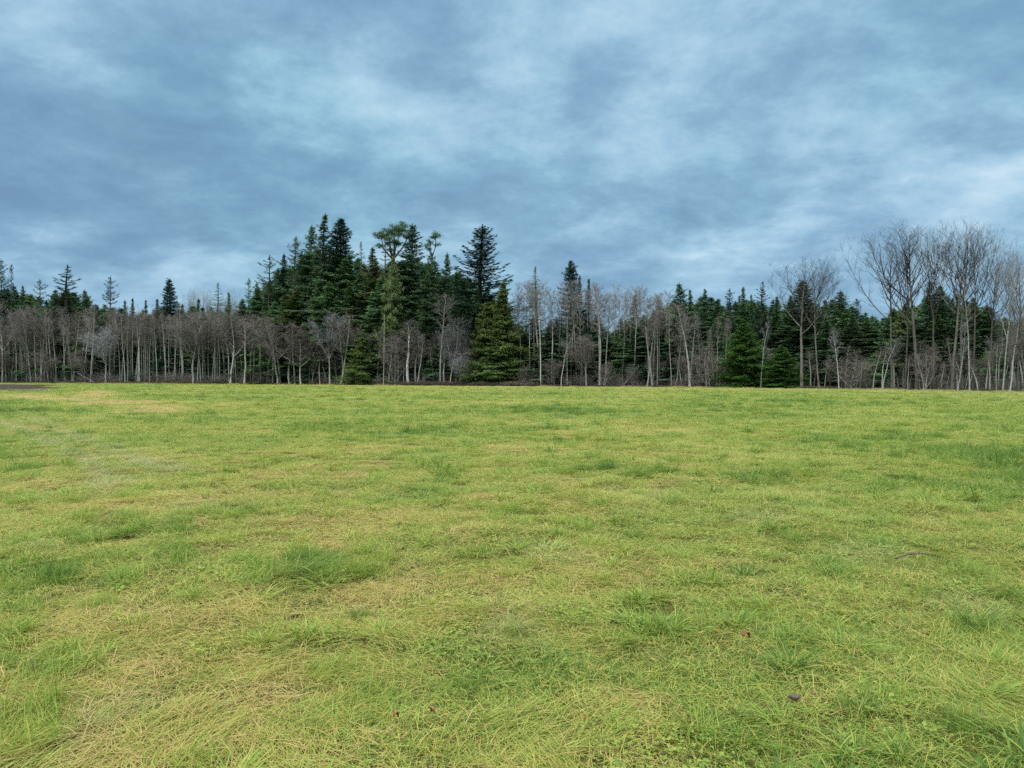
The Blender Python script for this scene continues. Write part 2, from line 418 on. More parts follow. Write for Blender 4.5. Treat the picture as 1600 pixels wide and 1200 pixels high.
def blades(rng, n, rad, hmin, hmax, wmin, wmax, lean=(0, 0), spread=.6, curl=.6, flat=0.0, seg=3, tint=(0, 1), gauss=False):
    """a tuft: n curved blades rooted in a disc"""
    a = rng.uniform(0, 2*math.pi, n); rr = rad*np.sqrt(rng.uniform(0, 1, n)) if not gauss else np.abs(rng.normal(0, rad*.5, n))
    base = np.stack([np.cos(a)*rr, np.sin(a)*rr, np.full(n, -.01)], 1)
    L = rng.uniform(hmin, hmax, n)*rng.uniform(.7, 1.1, n)
    aa = rng.uniform(0, 2*math.pi, n)
    if gauss: aa = a + rng.normal(0, .7, n)
    d = np.stack([np.cos(aa)*spread*rng.uniform(.2, 1.3, n) + lean[0], np.sin(aa)*spread*rng.uniform(.2, 1.3, n) + lean[1], np.full(n, 1.0-flat)], 1)
    d = unit(d); hd = d*np.array([1, 1, 0]); hd = unit(hd + 1e-4)
    sd = np.stack([-hd[:, 1], hd[:, 0], np.zeros(n)], 1)
    sd = unit(sd + rng.normal(0, .35, (n, 3)))
    cv = curl*rng.uniform(.15, 1.1, n)
    W_ = rng.uniform(wmin, wmax, n)
    V = np.zeros((n, (seg+1)*2, 3)); p = base.copy()
    kink = rng.normal(0, .12, (n, 1))
    for k in range(seg+1):
        t = k/seg; wk = W_*(1.0, .95, .7, .12)[k] if seg == 3 else W_*(1-t*.85)
        V[:, 2*k] = p - sd*wk[:, None]*.5; V[:, 2*k+1] = p + sd*wk[:, None]*.5
        d = unit(d + hd*(cv/seg)[:, None] + np.array([0, 0, -1.])*(cv/seg*.9)[:, None] + sd*kink/seg)
        p = p + d*(L/seg)[:, None]
        p[:, 2] = np.maximum(p[:, 2], .004)
    b = np.arange(n)[:, None]*(seg+1)*2
    f = np.concatenate([b + np.array([[2*k, 2*k+1, 2*k+3, 2*k+2]]) for k in range(seg)])
    t = np.repeat(rng.uniform(tint[0], tint[1], n), (seg+1)*2)
    return V.reshape(-1, 3), f, t
def join_blades(name, parts, mat):
    V = []; Fx = []; T = []; o = 0
    for v, f, t in parts: V.append(v); Fx.append(f+o); T.append(t); o += len(v)
    me = mesh_np(name, np.concatenate(V), np.concatenate(Fx), {'tint': ('FLOAT', np.concatenate(T).astype(np.float32))})
    me.materials.append(mat); return me

def grass_mat(name, use_inst=True, fixed=(.2, .6, 0)):
    m, t, out = new_mat(name)
    if use_inst:
        at = lambda k: t.node('ShaderNodeAttribute', attribute_name=k, attribute_type='INSTANCER').outputs['Fac']
        dry, lush, pale = at('dry'), at('lush'), at('pale')
    else:
        mk = lambda v: (lambda n: (setattr(n.outputs[0], 'default_value', v), n.outputs[0])[1])(t.node('ShaderNodeValue'))
        dry, lush, pale = (mk(v) for v in fixed)
    tint = t.node('ShaderNodeAttribute', attribute_name='tint').outputs['Fac']
    # tint picks the blade's own colour: 0..1 from green through yellow green to straw
    r = t.node('ShaderNodeValToRGB'); cr = r.color_ramp
    shift = t.math('ADD', t.math('MULTIPLY', tint, .72), t.math('MULTIPLY', dry, .30))
    shift = t.math('SUBTRACT', shift, t.math('MULTIPLY', lush, .17), clamp=True)
    t.l.new(shift, r.inputs[0])
    cr.elements[0].position = 0; cr.elements[0].color = (0.056, 0.136, 0.020, 1)
    cr.elements[1].position = 1; cr.elements[1].color = (0.515, 0.396, 0.156, 1)
    for p_, c_ in ((.25, (0.201, 0.307, 0.048, 1)), (.5, (0.312, 0.382, 0.067, 1)), (.72, (0.460, 0.421, 0.107, 1)), (.86, (0.381, 0.286, 0.092, 1))):
        e = cr.elements.new(p_); e.color = c_
    c = r.outputs[0]
    c = t.mix(t.math('MULTIPLY', pale, t.ss(tint, .2, .8, .25, .8)), c, (.42, .40, .26))
    d = t.node('ShaderNodeBsdfPrincipled'); t.l.new(c, d.inputs['Base Color']); d.inputs['Roughness'].default_value = .55; d.inputs['Specular IOR Level'].default_value = .25
    tr = t.node('ShaderNodeBsdfTranslucent'); t.l.new(t.mix(.5, c, t.mix(1, c, (1.0, 1.0, .72), 'MULTIPLY')), tr.inputs[0])
    mx = t.node('ShaderNodeMixShader'); mx.inputs[0].default_value = .35
    t.l.new(d.outputs[0], mx.inputs[1]); t.l.new(tr.outputs[0], mx.inputs[2]); t.l.new(mx.outputs[0], out.inputs[0])
    return m

def build_grass():
    gm = grass_mat('pasture grass')
    rng = np.random.default_rng(11)
    P = []
    # 0-4 fine matted turf, 5-7 combed-over turf, 8-10 longer tufts, 11-12 coarse wide blades, 13-14 straw litter
    for k in range(5):
        P.append(join_blades('turf', [blades(rng, 230, .26, .06, .135, .0024, .0046, spread=1.1, curl=1.0, flat=.3, tint=(-.15, 1.0)),
                                      blades(rng, 60, .26, .07, .18, .0024, .0048, spread=1.5, curl=.6, flat=.8, tint=(.5, 1.3))], gm))
    for k in range(3):
        P.append(join_blades('combed', [blades(rng, 280, .26, .10, .20, .002, .0038, lean=(1.3, 0), spread=.7, curl=.9, flat=.25, tint=(-.1, .95)),
                                        blades(rng, 50, .24, .10, .22, .0024, .0048, lean=(1.0, 0), spread=1.2, curl=.6, flat=.6, tint=(.6, 1.25))], gm))
    for k in range(3):
        P.append(join_blades('tuft', [blades(rng, 230, .13, .10, .21, .0022, .0042, lean=(.35, 0), spread=.75, curl=1.0, tint=(-.1, .6)),
                                      blades(rng, 60, .22, .05, .12, .002, .0035, spread=1.2, curl=.9, flat=.5, tint=(.3, 1.1))], gm))
    for k in range(2):
        P.append(join_blades('coarse', [blades(rng, 70, .10, .13, .25, .005, .009, lean=(.25, .1), spread=.85, curl=1.2, tint=(-.05, .55), gauss=True),
                                        blades(rng, 14, .10, .12, .22, .004, .007, spread=1.2, curl=1.0, flat=.3, tint=(.7, 1.1)),
                                        blades(rng, 120, .24, .05, .11, .002, .0034, spread=1.1, curl=1.0, flat=.4, tint=(.0, .9))], gm))
    for k in range(2):
        P.append(join_blades('straw', [blades(rng, 150, .27, .08, .22, .002, .0042, lean=(.6, 0), spread=1.4, curl=.5, flat=.92, tint=(.75, 1.35)),
                                       blades(rng, 130, .25, .04, .10, .002, .003, spread=1.0, curl=1.0, flat=.3, tint=(.0, 1.0))], gm))
    def clover(n, rad, z0, z1, lw):
        a = rng.uniform(0, 6.28, n); r_ = rad*np.sqrt(rng.uniform(0, 1, n)); c = np.stack([np.cos(a)*r_, np.sin(a)*r_, rng.uniform(z0, z1, n)], 1)
        V = []; ux = rng.uniform(0, 6.28, n)
        for q in range(3):
            b = ux + q*2.094; d = np.stack([np.cos(b), np.sin(b), rng.uniform(-.1, .5, n)], 1); e = np.stack([-np.sin(b), np.cos(b), rng.normal(0, .15, n)], 1)
            L = lw*rng.uniform(.7, 1.2, n)[:, None]
            V.append(np.stack([c, c+d*L*.6+e*L*.42, c+d*L, c+d*L*.6-e*L*.42], 1))
        V = np.concatenate(V); m = len(V)
        return V.reshape(-1, 3), np.arange(m)[:, None]*4+np.arange(4)[None], np.repeat(rng.uniform(.0, .55, m), 4)
    for k in range(2):
        P.append(join_blades('weeds', [clover(60, .22, .02, .06, .012), clover(6, .12, .01, .03, .03), blades(rng, 170, .26, .05, .12, .0022, .0042, spread=1.1, curl=1.0, flat=.3, tint=(-.1, .9))], gm))
    pts, rot, scl, idx = [], [], [], []
    def ring(r0, r1, dens, s, mar):
        # area sampling inside the view wedge
        tanh = .70; c = 1/math.sqrt(dens); X1 = tanh*r1+mar
        gx, gy = np.meshgrid(np.arange(-X1, X1, c), np.arange(r0, r1, c)); gx, gy = gx.ravel(), gy.ravel()
        x = gx + rng.uniform(-.75, .75, len(gx))*c; y = gy + rng.uniform(-.75, .75, len(gx))*c
        k = np.abs(x) < tanh*y+mar; x, y = x[k], y[k]; n = len(x)
        return x, y, np.full(n, s)
    RS = [(1.2, 5, 26, .92, 2.6), (5, 10, 20, 1.0, 3), (10, 22, 12, 1.15, 3.5), (22, 45, 6, 1.5, 3), (45, 90, 2.2, 2.1, 4), (90, 180, .6, 3.2, 6), (180, 300, .22, 4.5, 6)]
    xs, ys, ss_ = zip(*[ring(*q) for q in RS])
    x = np.concatenate(xs); y = np.concatenate(ys); s = np.concatenate(ss_)
    dry, lush, soil, pale = fields(x, y)
    keep = (in_wood(x, y) < .5 + (fbm(x/6, y/6, 141, 3)-.5)*5) & (soil < .35)
    # worn, thin spots near the camera
    thin = sstep(.62, .74, fbm(x/.8+9, y/.8, 91, 3))
    keep &= rng.uniform(0, 1, len(x)) > thin*.08*(y < 25)
    x, y, s, dry, lush, pale = (q[keep] for q in (x, y, s, dry, lush, pale))
    n = len(x); u = rng.uniform(0, 1, n); z = height(x, y)
    comb_n = sstep(.5, .62, fbm(x/1.3+50, y/1.3, 101, 3))
    idx = rng.integers(0, 5, n)
    idx = np.where(u < comb_n*.75, rng.integers(5, 8, n), idx)
    u2 = rng.uniform(0, 1, n)
    idx = np.where(u2 < .06 + lush*.55, rng.integers(8, 11, n), idx)
    u3 = rng.uniform(0, 1, n); coarse_n = sstep(.52, .66, fbm(x/.9+70, y/.9, 111, 3))
    idx = np.where(u3 < .03 + coarse_n*.50*(.5+.5*lush), rng.integers(11, 13, n), idx)
    u4 = rng.uniform(0, 1, n)
    idx = np.where(u4 < np.clip(dry-.45, 0, 1)*.7 + pale*.35, rng.integers(13, 15, n), idx)
    u5 = rng.uniform(0, 1, n); idx = np.where((u5 < .16*sstep(.45, .6, fbm(x/1.6, y/1.6, 151, 3)) + .02) & (y < 30), rng.integers(15, 17, n), idx)
    # combed patches share a direction that wanders over the field
    dirn = fbm(x/2.5+3, y/2.5, 121, 3)*2*math.pi*2.0
    e_ = .12; hx = (height(x+e_, y)-height(x-e_, y))/(2*e_); hy = (height(x, y+e_)-height(x, y-e_))/(2*e_)
    rz = np.where((idx >= 5) & (idx < 8), dirn + rng.normal(0, .45, n), rng.uniform(0, 2*math.pi, n))
    sz = s*rng.uniform(.75, 1.2, n)*(.75 + .55*lush + .25*fbm(x/.7, y/.7, 131, 2))
    sz = np.where(s > 1.9, sz/s*np.minimum(s, 2.3)*.75, sz)
    big = rng.uniform(.85, 1.2, n)*s
    nl = np.sqrt(hx*hx+hy*hy+1); nx, ny, nz = -hx/nl, -hy/nl, 1/nl      # tufts stand square to the slope
    nxl = nx*np.cos(rz) + ny*np.sin(rz); nyl = -nx*np.sin(rz) + ny*np.cos(rz)
    ta = -np.arcsin(np.clip(nyl, -1, 1)) + rng.normal(0, .05, n); tb = np.arctan2(nxl, nz) + rng.normal(0, .05, n)
    out = gn_instances('grass', np.stack([x, y, z], 1), np.stack([ta, tb, rz], 1),
                       np.stack([big, big, sz], 1), idx, P, {'dry': dry, 'lush': lush, 'pale': pale})
    out['label'] = 'short matted yellow green pasture grass covering the whole field'; out['category'] = 'grass'
    print('grass instances', n)
build_grass()

# ------------------------------------------------------------------ coarse tufts that stand out of the turf
def thing(name, label, cat, loc, rz=0, group=None, scale=(1, 1, 1), rx=(0, 0)):
    o = bpy.data.objects.new(name, None); COL.objects.link(o); o.empty_display_size = .5
    o.location = loc; o.rotation_euler = (rx[0], rx[1], rz); o.scale = scale
    o['label'] = label; o['category'] = cat
    if group: o['group'] = group
    return o
def part(name, me, parent, mat=None):
    o = bpy.data.objects.new(name, me); COL.objects.link(o); o.parent = parent
    if mat:
        if not me.materials: me.materials.append(mat)
        o.material_slots[0].link = 'OBJECT'; o.material_slots[0].material = mat
    return o
def solo(name, me, label, cat, loc, rz=0, group=None):
    o = bpy.data.objects.new(name, me); COL.objects.link(o); o.location = loc; o.rotation_euler = (0, 0, rz)
    o['label'] = label; o['category'] = cat
    if group: o['group'] = group
    return o
def build_tufts():
    g1 = grass_mat('lush blue green tuft', False, (.0, .75, .08)); g2 = grass_mat('coarse yellow green tuft', False, (.12, .35, 0)); g3 = grass_mat('pale dry tuft', False, (.35, 0, .6))
    rng = np.random.default_rng(77)
    T = [
     (475, 905, .52, 1300, .14, .28, .003, .006, g1, (.9, .15), .5, 'large lush blue green grass patch leaning right, left of centre'),
     (1050, 985, .17, 130, .14, .27, .0045, .008, g2, (0, 0), .9, 'broad coarse yellow green tussock right of centre in the near grass'),
     (1235, 1050, .16, 150, .12, .22, .0045, .008, g1, (-.2, 0), .8, 'dark green coarse tuft just right of the red brown leaf'),
     (1095, 1145, .15, 110, .13, .24, .004, .007, g2, (.2, 0), .8, 'coarse tuft with yellow blades near the bottom edge'),
     (1165, 905, .14, 110, .12, .24, .004, .007, g1, (.3, 0), .8, 'spreading blue green tuft above the red brown leaf'),
     (800, 995, .16, 300, .10, .20, .0018, .003, g3, (.2, 0), .6, 'pale straw coloured fine tussock near the middle of the foreground'),
     (1295, 885, .13, 220, .08, .15, .0025, .004, g1, (0, 0), .5, 'small round bright green tuft on the right'),
     (390, 805, .16, 220, .08, .15, .0025, .004, g1, (0, 0), .5, 'small rich green tuft beyond the large lush patch'),
     (60, 862, .18, 200, .10, .17, .002, .0035, g3, (.2, 0), .6, 'pale grey dry tussock at the far left of the field'),
     (1345, 1125, .12, 130, .09, .16, .003, .005, g1, (0, 0), .6, 'dark green tuft beside the grey molehill soil lump'),
     (560, 965, .11, 160, .07, .14, .0025, .004, g1, (0, 0), .6, 'compact dark green tuft below the large lush patch'),
     (1520, 895, .20, 240, .10, .18, .0022, .004, g2, (.2, 0), .6, 'loose yellow green tussock close to the right border'),
    ]
    for (px, py, rad, n, h0, h1, w0, w1, mt, lean, spr, label) in T:
        x, y = ground_at(px, py)
        parts = [blades(rng, n, rad, h0, h1, w0, w1, lean=lean, spread=spr, curl=1.1, tint=(-.05, .75), gauss=True)]
        parts.append(blades(rng, max(6, n//9), rad, h0*.8, h1, w0, w1, lean=lean, spread=1.2, curl=.8, flat=.4, tint=(.8, 1.2), gauss=True))
        me = join_blades('grass_tuft', parts, mt)
        solo('grass_tuft', me, label, 'grass tuft', (x, y, float(height(np.array([x]), np.array([y]))[0])), 0, 'taller tufts standing out of the pasture')
build_tufts()

def flat_mat(name, c1, c2, scale=20, rough=.8):
    m, t, out = new_mat(name)
    n = t.noise(t.node('ShaderNodeTexCoord').outputs['Object'], scale, 4, .6)
    p = t.node('ShaderNodeBsdfPrincipled'); t.l.new(t.mix(t.ss(n, .35, .65), c1, c2), p.inputs['Base Color']); p.inputs['Roughness'].default_value = rough
    t.l.new(p.outputs[0], out.inputs[0]); return m
def gz(x, y): return float(height(np.array([x]), np.array([y]))[0])
def build_litter():
    rng = np.random.default_rng(5)
    mred = flat_mat('red brown dead leaf', (.13, .030, .012), (.24, .075, .03), 60, .7)
    mgrey = flat_mat('dry grey soil', (.05, .038, .028), (.12, .092, .07), 60)
    mst = flat_mat('brown stick bark', (.07, .04, .025), (.16, .10, .07), 80)
    mpale = flat_mat('pale stone', (.30, .24, .15), (.42, .35, .24), 50)
    # curled leaf: a lobed sheet with thickness, folded along its midrib
    def leaf(L):
        nu, nv = 13, 9; V = []
        for i in range(nu):
            t = i/(nu-1); wd = math.sin(math.pi*min(1, t*.96+.03))**.7*.40*(1+.22*math.cos(t*19))
            for j in range(nv):
                s = j/(nv-1)*2-1
                V.append(((t-.5)*L, s*wd*L, .02*L + abs(s)**1.3*wd*L*.75 + math.sin(t*4.1)*L*.38 + .02*L*math.sin(s*9+t*7)))
        f = np.array([[i*nv+j, (i+1)*nv+j, (i+1)*nv+j+1, i*nv+j+1] for i in range(nu-1) for j in range(nv-1)])
        me = mesh_np('dead_leaf', np.array(V), f, None, True); return me
    for (px, py, L, rz, lab) in [(1168, 1018, .05, .4, 'red brown dead leaf lying curled in the grass on the right'),
                                 (676, 1146, .036, 2.0, 'rust brown dead leaf near the bottom edge left of centre, right one of two'),
                                 (618, 1158, .036, 1.0, 'rust brown dead leaf near the bottom edge left of centre, left one of two')]:
        x, y = ground_at(px, py); me = leaf(L); me.materials.append(mred)
        o = solo('dead_leaf', me, lab, 'leaf', (x, y, gz(x, y)+(.07 if px > 1000 else .05)), rz, 'dead leaves on the grass')
        md = o.modifiers.new('thickness', 'SOLIDIFY'); md.thickness = .0012
    def lump(rad, seed, flat):
        r = np.random.default_rng(seed); nu, nv = 22, 12; V = []
        for j in range(nv):
            th = math.pi*(j/(nv-1))
            for i in range(nu):
                ph = 2*math.pi*i/nu; d = np.array([math.sin(th)*math.cos(ph), math.sin(th)*math.sin(ph), math.cos(th)])
                k = 1 + .35*(fbm(np.array([d[0]*2.2+seed+5]), np.array([d[1]*2.2+d[2]*1.7+5]), seed, 4)[0]-.5)*2
                V.append(d*rad*k*np.array([1.2, .9, flat]))
        f = np.array([[j*nu+i, (j+1)*nu+i, (j+1)*nu+(i+1) % nu, j*nu+(i+1) % nu] for j in range(nv-1) for i in range(nu)])
        return mesh_np('lump', np.array(V), f, None, True)
    for (px, py, rd, mt, lab, nm, cat) in [(1243, 1108, .024, mgrey, 'small grey molehill soil lump low on the right', 'soil_lump', 'soil lump')]:
        x, y = ground_at(px, py); me = lump(rd, px, .6); me.materials.append(mt)
        solo(nm, me, lab, cat, (x, y, gz(x, y)+rd*.3+.02), 0)
    x, y = ground_at(1435, 888); G = Geo()
    pts = np.array([[-.2, 0, .0], [-.08, .02, .03], [.06, .01, .035], [.2, -.02, .01]]); G.tube(pts, [.006, .007, .006, .003], 6, True)
    G.tube(np.array([[.0, .015, .03], [.05, .06, .05], [.09, .08, .05]]), [.004, .003, .0015], 5, True)
    me = G.mesh('stick', True); me.materials.append(mst)
    solo('stick', me, 'thin dark stick lying in the grass on the right', 'stick', (x, y, gz(x, y)+.07), .1)
build_litter()

# ------------------------------------------------------------------ tree makers
def rot_about(v, axis, ang):
    axis = axis/np.linalg.norm(axis); c, s = math.cos(ang), math.sin(ang)
    return v*c + np.cross(axis, v)*s + axis*np.dot(axis, v)*(1-c)
def path(rng, p, d, L, n, wob, up, grav=0):
    pts = [np.array(p, float)]; d = np.array(d, float); d /= np.linalg.norm(d)
    for i in range(n):
        d = d + rng.normal(0, wob, 3) + np.array([0, 0, up]); d /= np.linalg.norm(d)
        pts.append(pts[-1] + d*L/n)
    return np.array(pts)
def at_t(pts, t):
    k = t*(len(pts)-1); i = min(int(k), len(pts)-2); f = k-i
    return pts[i]*(1-f)+pts[i+1]*f, pts[i+1]-pts[i]
def twig_cloud(rng, G, pts, n, L, ang, r, t0=.15, up=.15, sub=2):
    """vectorised last two branching levels along a path"""
    if n < 1: return
    k = rng.uniform(t0, 1, n)*(len(pts)-1); i = np.minimum(k.astype(int), len(pts)-2); f = (k-i)[:, None]
    p = pts[i]*(1-f)+pts[i+1]*f; d = unit(pts[i+1]-pts[i])
    q = unit(rng.normal(0, 1, (n, 3))); q = unit(q - d*np.sum(q*d, 1, keepdims=True))
    dd = unit(d*math.cos(ang) + q*math.sin(ang) + np.array([0, 0, up]))
    LL = L*rng.uniform(.5, 1.15, n)*(1.15-.55*k/(len(pts)-1))
    e = p + dd*LL[:, None]
    G.prisms(p, e, r)
    for s in range(sub):
        f = rng.uniform(.2, .9, n)[:, None]; p2 = p*(1-f)+e*f
        q = unit(rng.normal(0, 1, (n, 3))); d2 = unit(dd*math.cos(.65) + q*math.sin(.65) + np.array([0, 0, up]))
        G.prisms(p2, p2 + d2*(LL*rng.uniform(.3, .6, n))[:, None], r*.75)
def bare_tree(seed, H=20, r0=.16, t0=.35, nb=34, ang=(.9, .5), bl=.16, up=.10, wob=.03, lean=(0, 0), nsub=7, ntw=7, tw=.8, tr=.013,
              snap=1.0, shape=1.0, limbs=None, stub=0, bup=.05, kb=.5, droop=0.0):
    """returns (trunk mesh, crown mesh). limbs: list of (t, azimuth, angle, length, upturn) hand-placed main limbs"""
    rng = np.random.default_rng(seed); T = Geo(); C = Geo()
    trunk = path(rng, (0, 0, 0), (lean[0], lean[1], 1), H*snap, 14, wob, .05)
    tt = np.linspace(0, 1, len(trunk)); rad = r0*(1-tt)**.75*.96 + r0*.04 if snap == 1 else r0*(1-.5*tt)
    rad[0] *= 1.35
    T.tube(trunk, rad, 8, True)
    main = [(trunk, rad, H, t0, nb, 1.0)]
    for (t, azm, an, Lf, u) in (limbs or []):
        p, d = at_t(trunk, t); q = np.array([math.cos(azm), math.sin(azm), 0])
        d0 = unit(d)*math.cos(an) + q*math.sin(an)
        pp = path(rng, p, d0, H*Lf, 9, .05, u)
        rr = np.interp(t, tt, rad)*.72*(1-np.linspace(0, 1, 10)**1.2*.9)
        T.tube(pp, rr, 6, True); main.append((pp, rr, H*Lf*1.25, .18, int(nb*.62), .9))
    az0 = rng.uniform(0, 6.28)
    for (mp, mr, ML, mt0, mnb, k0) in main:
        mtt = np.linspace(0, 1, len(mp))
        for b in range(mnb):
            t = mt0 + (1-mt0)*((b+rng.uniform(0, 1))/mnb)**.92
            if t > .985: t = .985
            p, d = at_t(mp, t); d = unit(d); az0 += 2.4 + rng.normal(0, .4)
            q = np.array([math.cos(az0), math.sin(az0), 0]); q = unit(q - d*np.dot(q, d))
            rel = (t-mt0)/(1-mt0)
            a = ang[0] + (ang[1]-ang[0])*rel + rng.normal(0, .1)
            prof = (math.sin(math.pi*min(1, .12+.88*(1-rel)*.95+.03))**kb)*shape + (1-shape)*(1-rel*.6)
            L = H*bl*prof*rng.uniform(.6, 1.2)*k0
            bp = path(rng, p, d*math.cos(a)+q*math.sin(a), L, 6, .06, up-droop)
            br = min(np.interp(t, mtt, mr)*.8, .014+L*(.022 if H == 25 else .017))
            rr = br*(1-np.linspace(0, 1, 7)*.85); C.tube(bp, rr, 4)
            for s in range(max(2, int(nsub*min(1.3, L/(H*bl)+.25)))):
                t2 = rng.uniform(.2, 1); p2, d2 = at_t(bp, t2); d2 = unit(d2)
                q2 = unit(rng.normal(0, 1, 3)); q2 = unit(q2 - d2*np.dot(q2, d2))
                sp = path(rng, p2, d2*math.cos(.7)+q2*math.sin(.7), L*rng.uniform(.3, .55), 3, .08, bup-droop)
                C.tube(sp, [max(br*.4, tr), max(br*.3, tr*.9), tr*.8, tr*.5], 3)
                twig_cloud(rng, C, sp, ntw, tw, .7, tr*.75, .1, bup*1.5-droop)
            twig_cloud(rng, C, bp, int(ntw*1.5), tw*1.1, .75, tr*.8, .3, bup*1.5-droop)
        twig_cloud(rng, C, mp, int(ntw*1.5), tw, .6, tr*.8, .8, .3)
    for s in range(stub):                      # dead stubs and suckers low on the trunk
        t = rng.uniform(.08, max(.1, t0)); p, d = at_t(trunk, t); a = rng.uniform(0, 6.28)
        pp = path(rng, p, (math.cos(a), math.sin(a), rng.uniform(-.1, .5)), rng.uniform(.6, 2.6), 4, .15, .04)
        C.tube(pp, [.03, .025, .018, .012, .008], 4); twig_cloud(rng, C, pp, 4, .6, .7, tr*.7, .3)
    return T.mesh('trunk', True), C.mesh('crown')

def conifer(seed, H=30, Rm=4.5, cb=.12, p=.8, step=.55, nbr=6, e_top=.9, e_bot=-.15, droop=.35, dens=17, lf=.42, lw=.13, irr=.3, r0=.32, gap=0.0, flatw=.38,
            curl=0.2, forks=0, hang=0.0, sweep=0.0):
    rng = np.random.default_rng(seed); T = Geo(); C = Geo()
    trunk = path(rng, (0, 0, 0), (rng.normal(0, .02), rng.normal(0, .02), 1), H, 16, .012, .03)
    tt = np.linspace(0, 1, 17); trunk[:, :2] -= tt[:, None]*trunk[-1, :2]; T.tube(trunk, r0*(1-tt)**.85+.015, 7, True)
    sect = rng.uniform(1-irr, 1+irr*.6, (40, 8))
    tops = [(trunk, 1.0)]
    z = cb*H
    while z < H-.25:
        t = min(1.0, (H-z)/(H*(1-cb))); tk = z/H
        step_z = step*(.55+.6*t)*rng.uniform(.7, 1.35)
        if rng.uniform() < gap*(.4+t): z += step_z; continue
        low = 1 - .45*max(0, (t-.85)/.15)
        Rz = Rm*t**p*low
        n = max(3, int(round(nbr*rng.uniform(.7, 1.25))))
        a0 = rng.uniform(0, 6.28); wk = rng.uniform(1-irr*.7, 1+irr*.45)
        for b in range(n):
            a = a0 + b*2*math.pi/n + rng.normal(0, .25)
            L = max(.35, Rz*wk*sect[int(t*39), int((a % 6.28)/6.28*7.99)]*rng.uniform(.75, 1.12))
            if rng.uniform() < .06: L *= 1.3
            e = e_bot + (e_top-e_bot)*(1-t)**1.6 + rng.normal(0, .09 if hang == 0 else .22)
            o, _ = at_t(trunk, min(.999, tk + rng.normal(0, .004)))
            h = np.array([math.cos(a), math.sin(a), 0]); sd = np.array([-h[1], h[0], 0])
            s = np.linspace(0, 1, 6); zz = s*L*math.sin(e) - droop*L*(s**1.6)*.5 + curl*L*np.clip(s-.6, 0, 1)**1.5 + sweep*L*s**2
            sp = o + h[None]*(s*L*math.cos(e))[:, None] + np.array([0, 0, 1.])[None]*zz[:, None]
            T.tube(sp[:5], np.array([.018+L*.006, .016+L*.005, .014+L*.003, .012, .008]), 3)
            m = int(dens*L*(1+.22*L)*rng.uniform(.8, 1.15))
            u = rng.uniform(.06, 1, m)**.75; k = u*5; i = np.minimum(k.astype(int), 4); f = (k-i)[:, None]
            c = sp[i]*(1-f)+sp[i+1]*f
            off = rng.uniform(-1, 1, m)*(flatw*L*(1.05-u)*(.25+u)*1.6 + .10)
            c = c + sd*off[:, None]; c[:, 2] += -np.abs(off)*.35*droop*2 - rng.uniform(0, 1, m)*(.10+hang*L*.25) + rng.normal(0, .05, m)
            d = h[None]*rng.uniform(.4, 1.1, (m, 1)) + sd[None]*(np.sign(off)*rng.uniform(.1, 1.0, m))[:, None] + rng.normal(0, .22, (m, 3))
            d[:, 2] -= rng.uniform(0, .5, m)*(droop+hang*2)
            nr = np.array([0, 0, 1.])[None] + rng.normal(0, .55, (m, 3))
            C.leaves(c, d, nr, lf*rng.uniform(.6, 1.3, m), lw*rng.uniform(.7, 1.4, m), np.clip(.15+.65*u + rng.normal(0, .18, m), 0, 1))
        z += step_z
    m = 46; u = rng.uniform(0, 1, m)          # leader
    c = np.stack([np.interp(.97+.03*u, tt, trunk[:, 0]), np.interp(.97+.03*u, tt, trunk[:, 1]), np.interp(.97+.035*u, [0, 1.01], [0, trunk[-1, 2]*1.01])], 1)
    C.leaves(c, np.array([0, 0, 1.])[None]+rng.normal(0, .6, (m, 3)), rng.normal(0, 1, (m, 3)), lf*.7, lw*.9, np.full(m, .7))
    return T.mesh('trunk', True), C.mesh('crown')

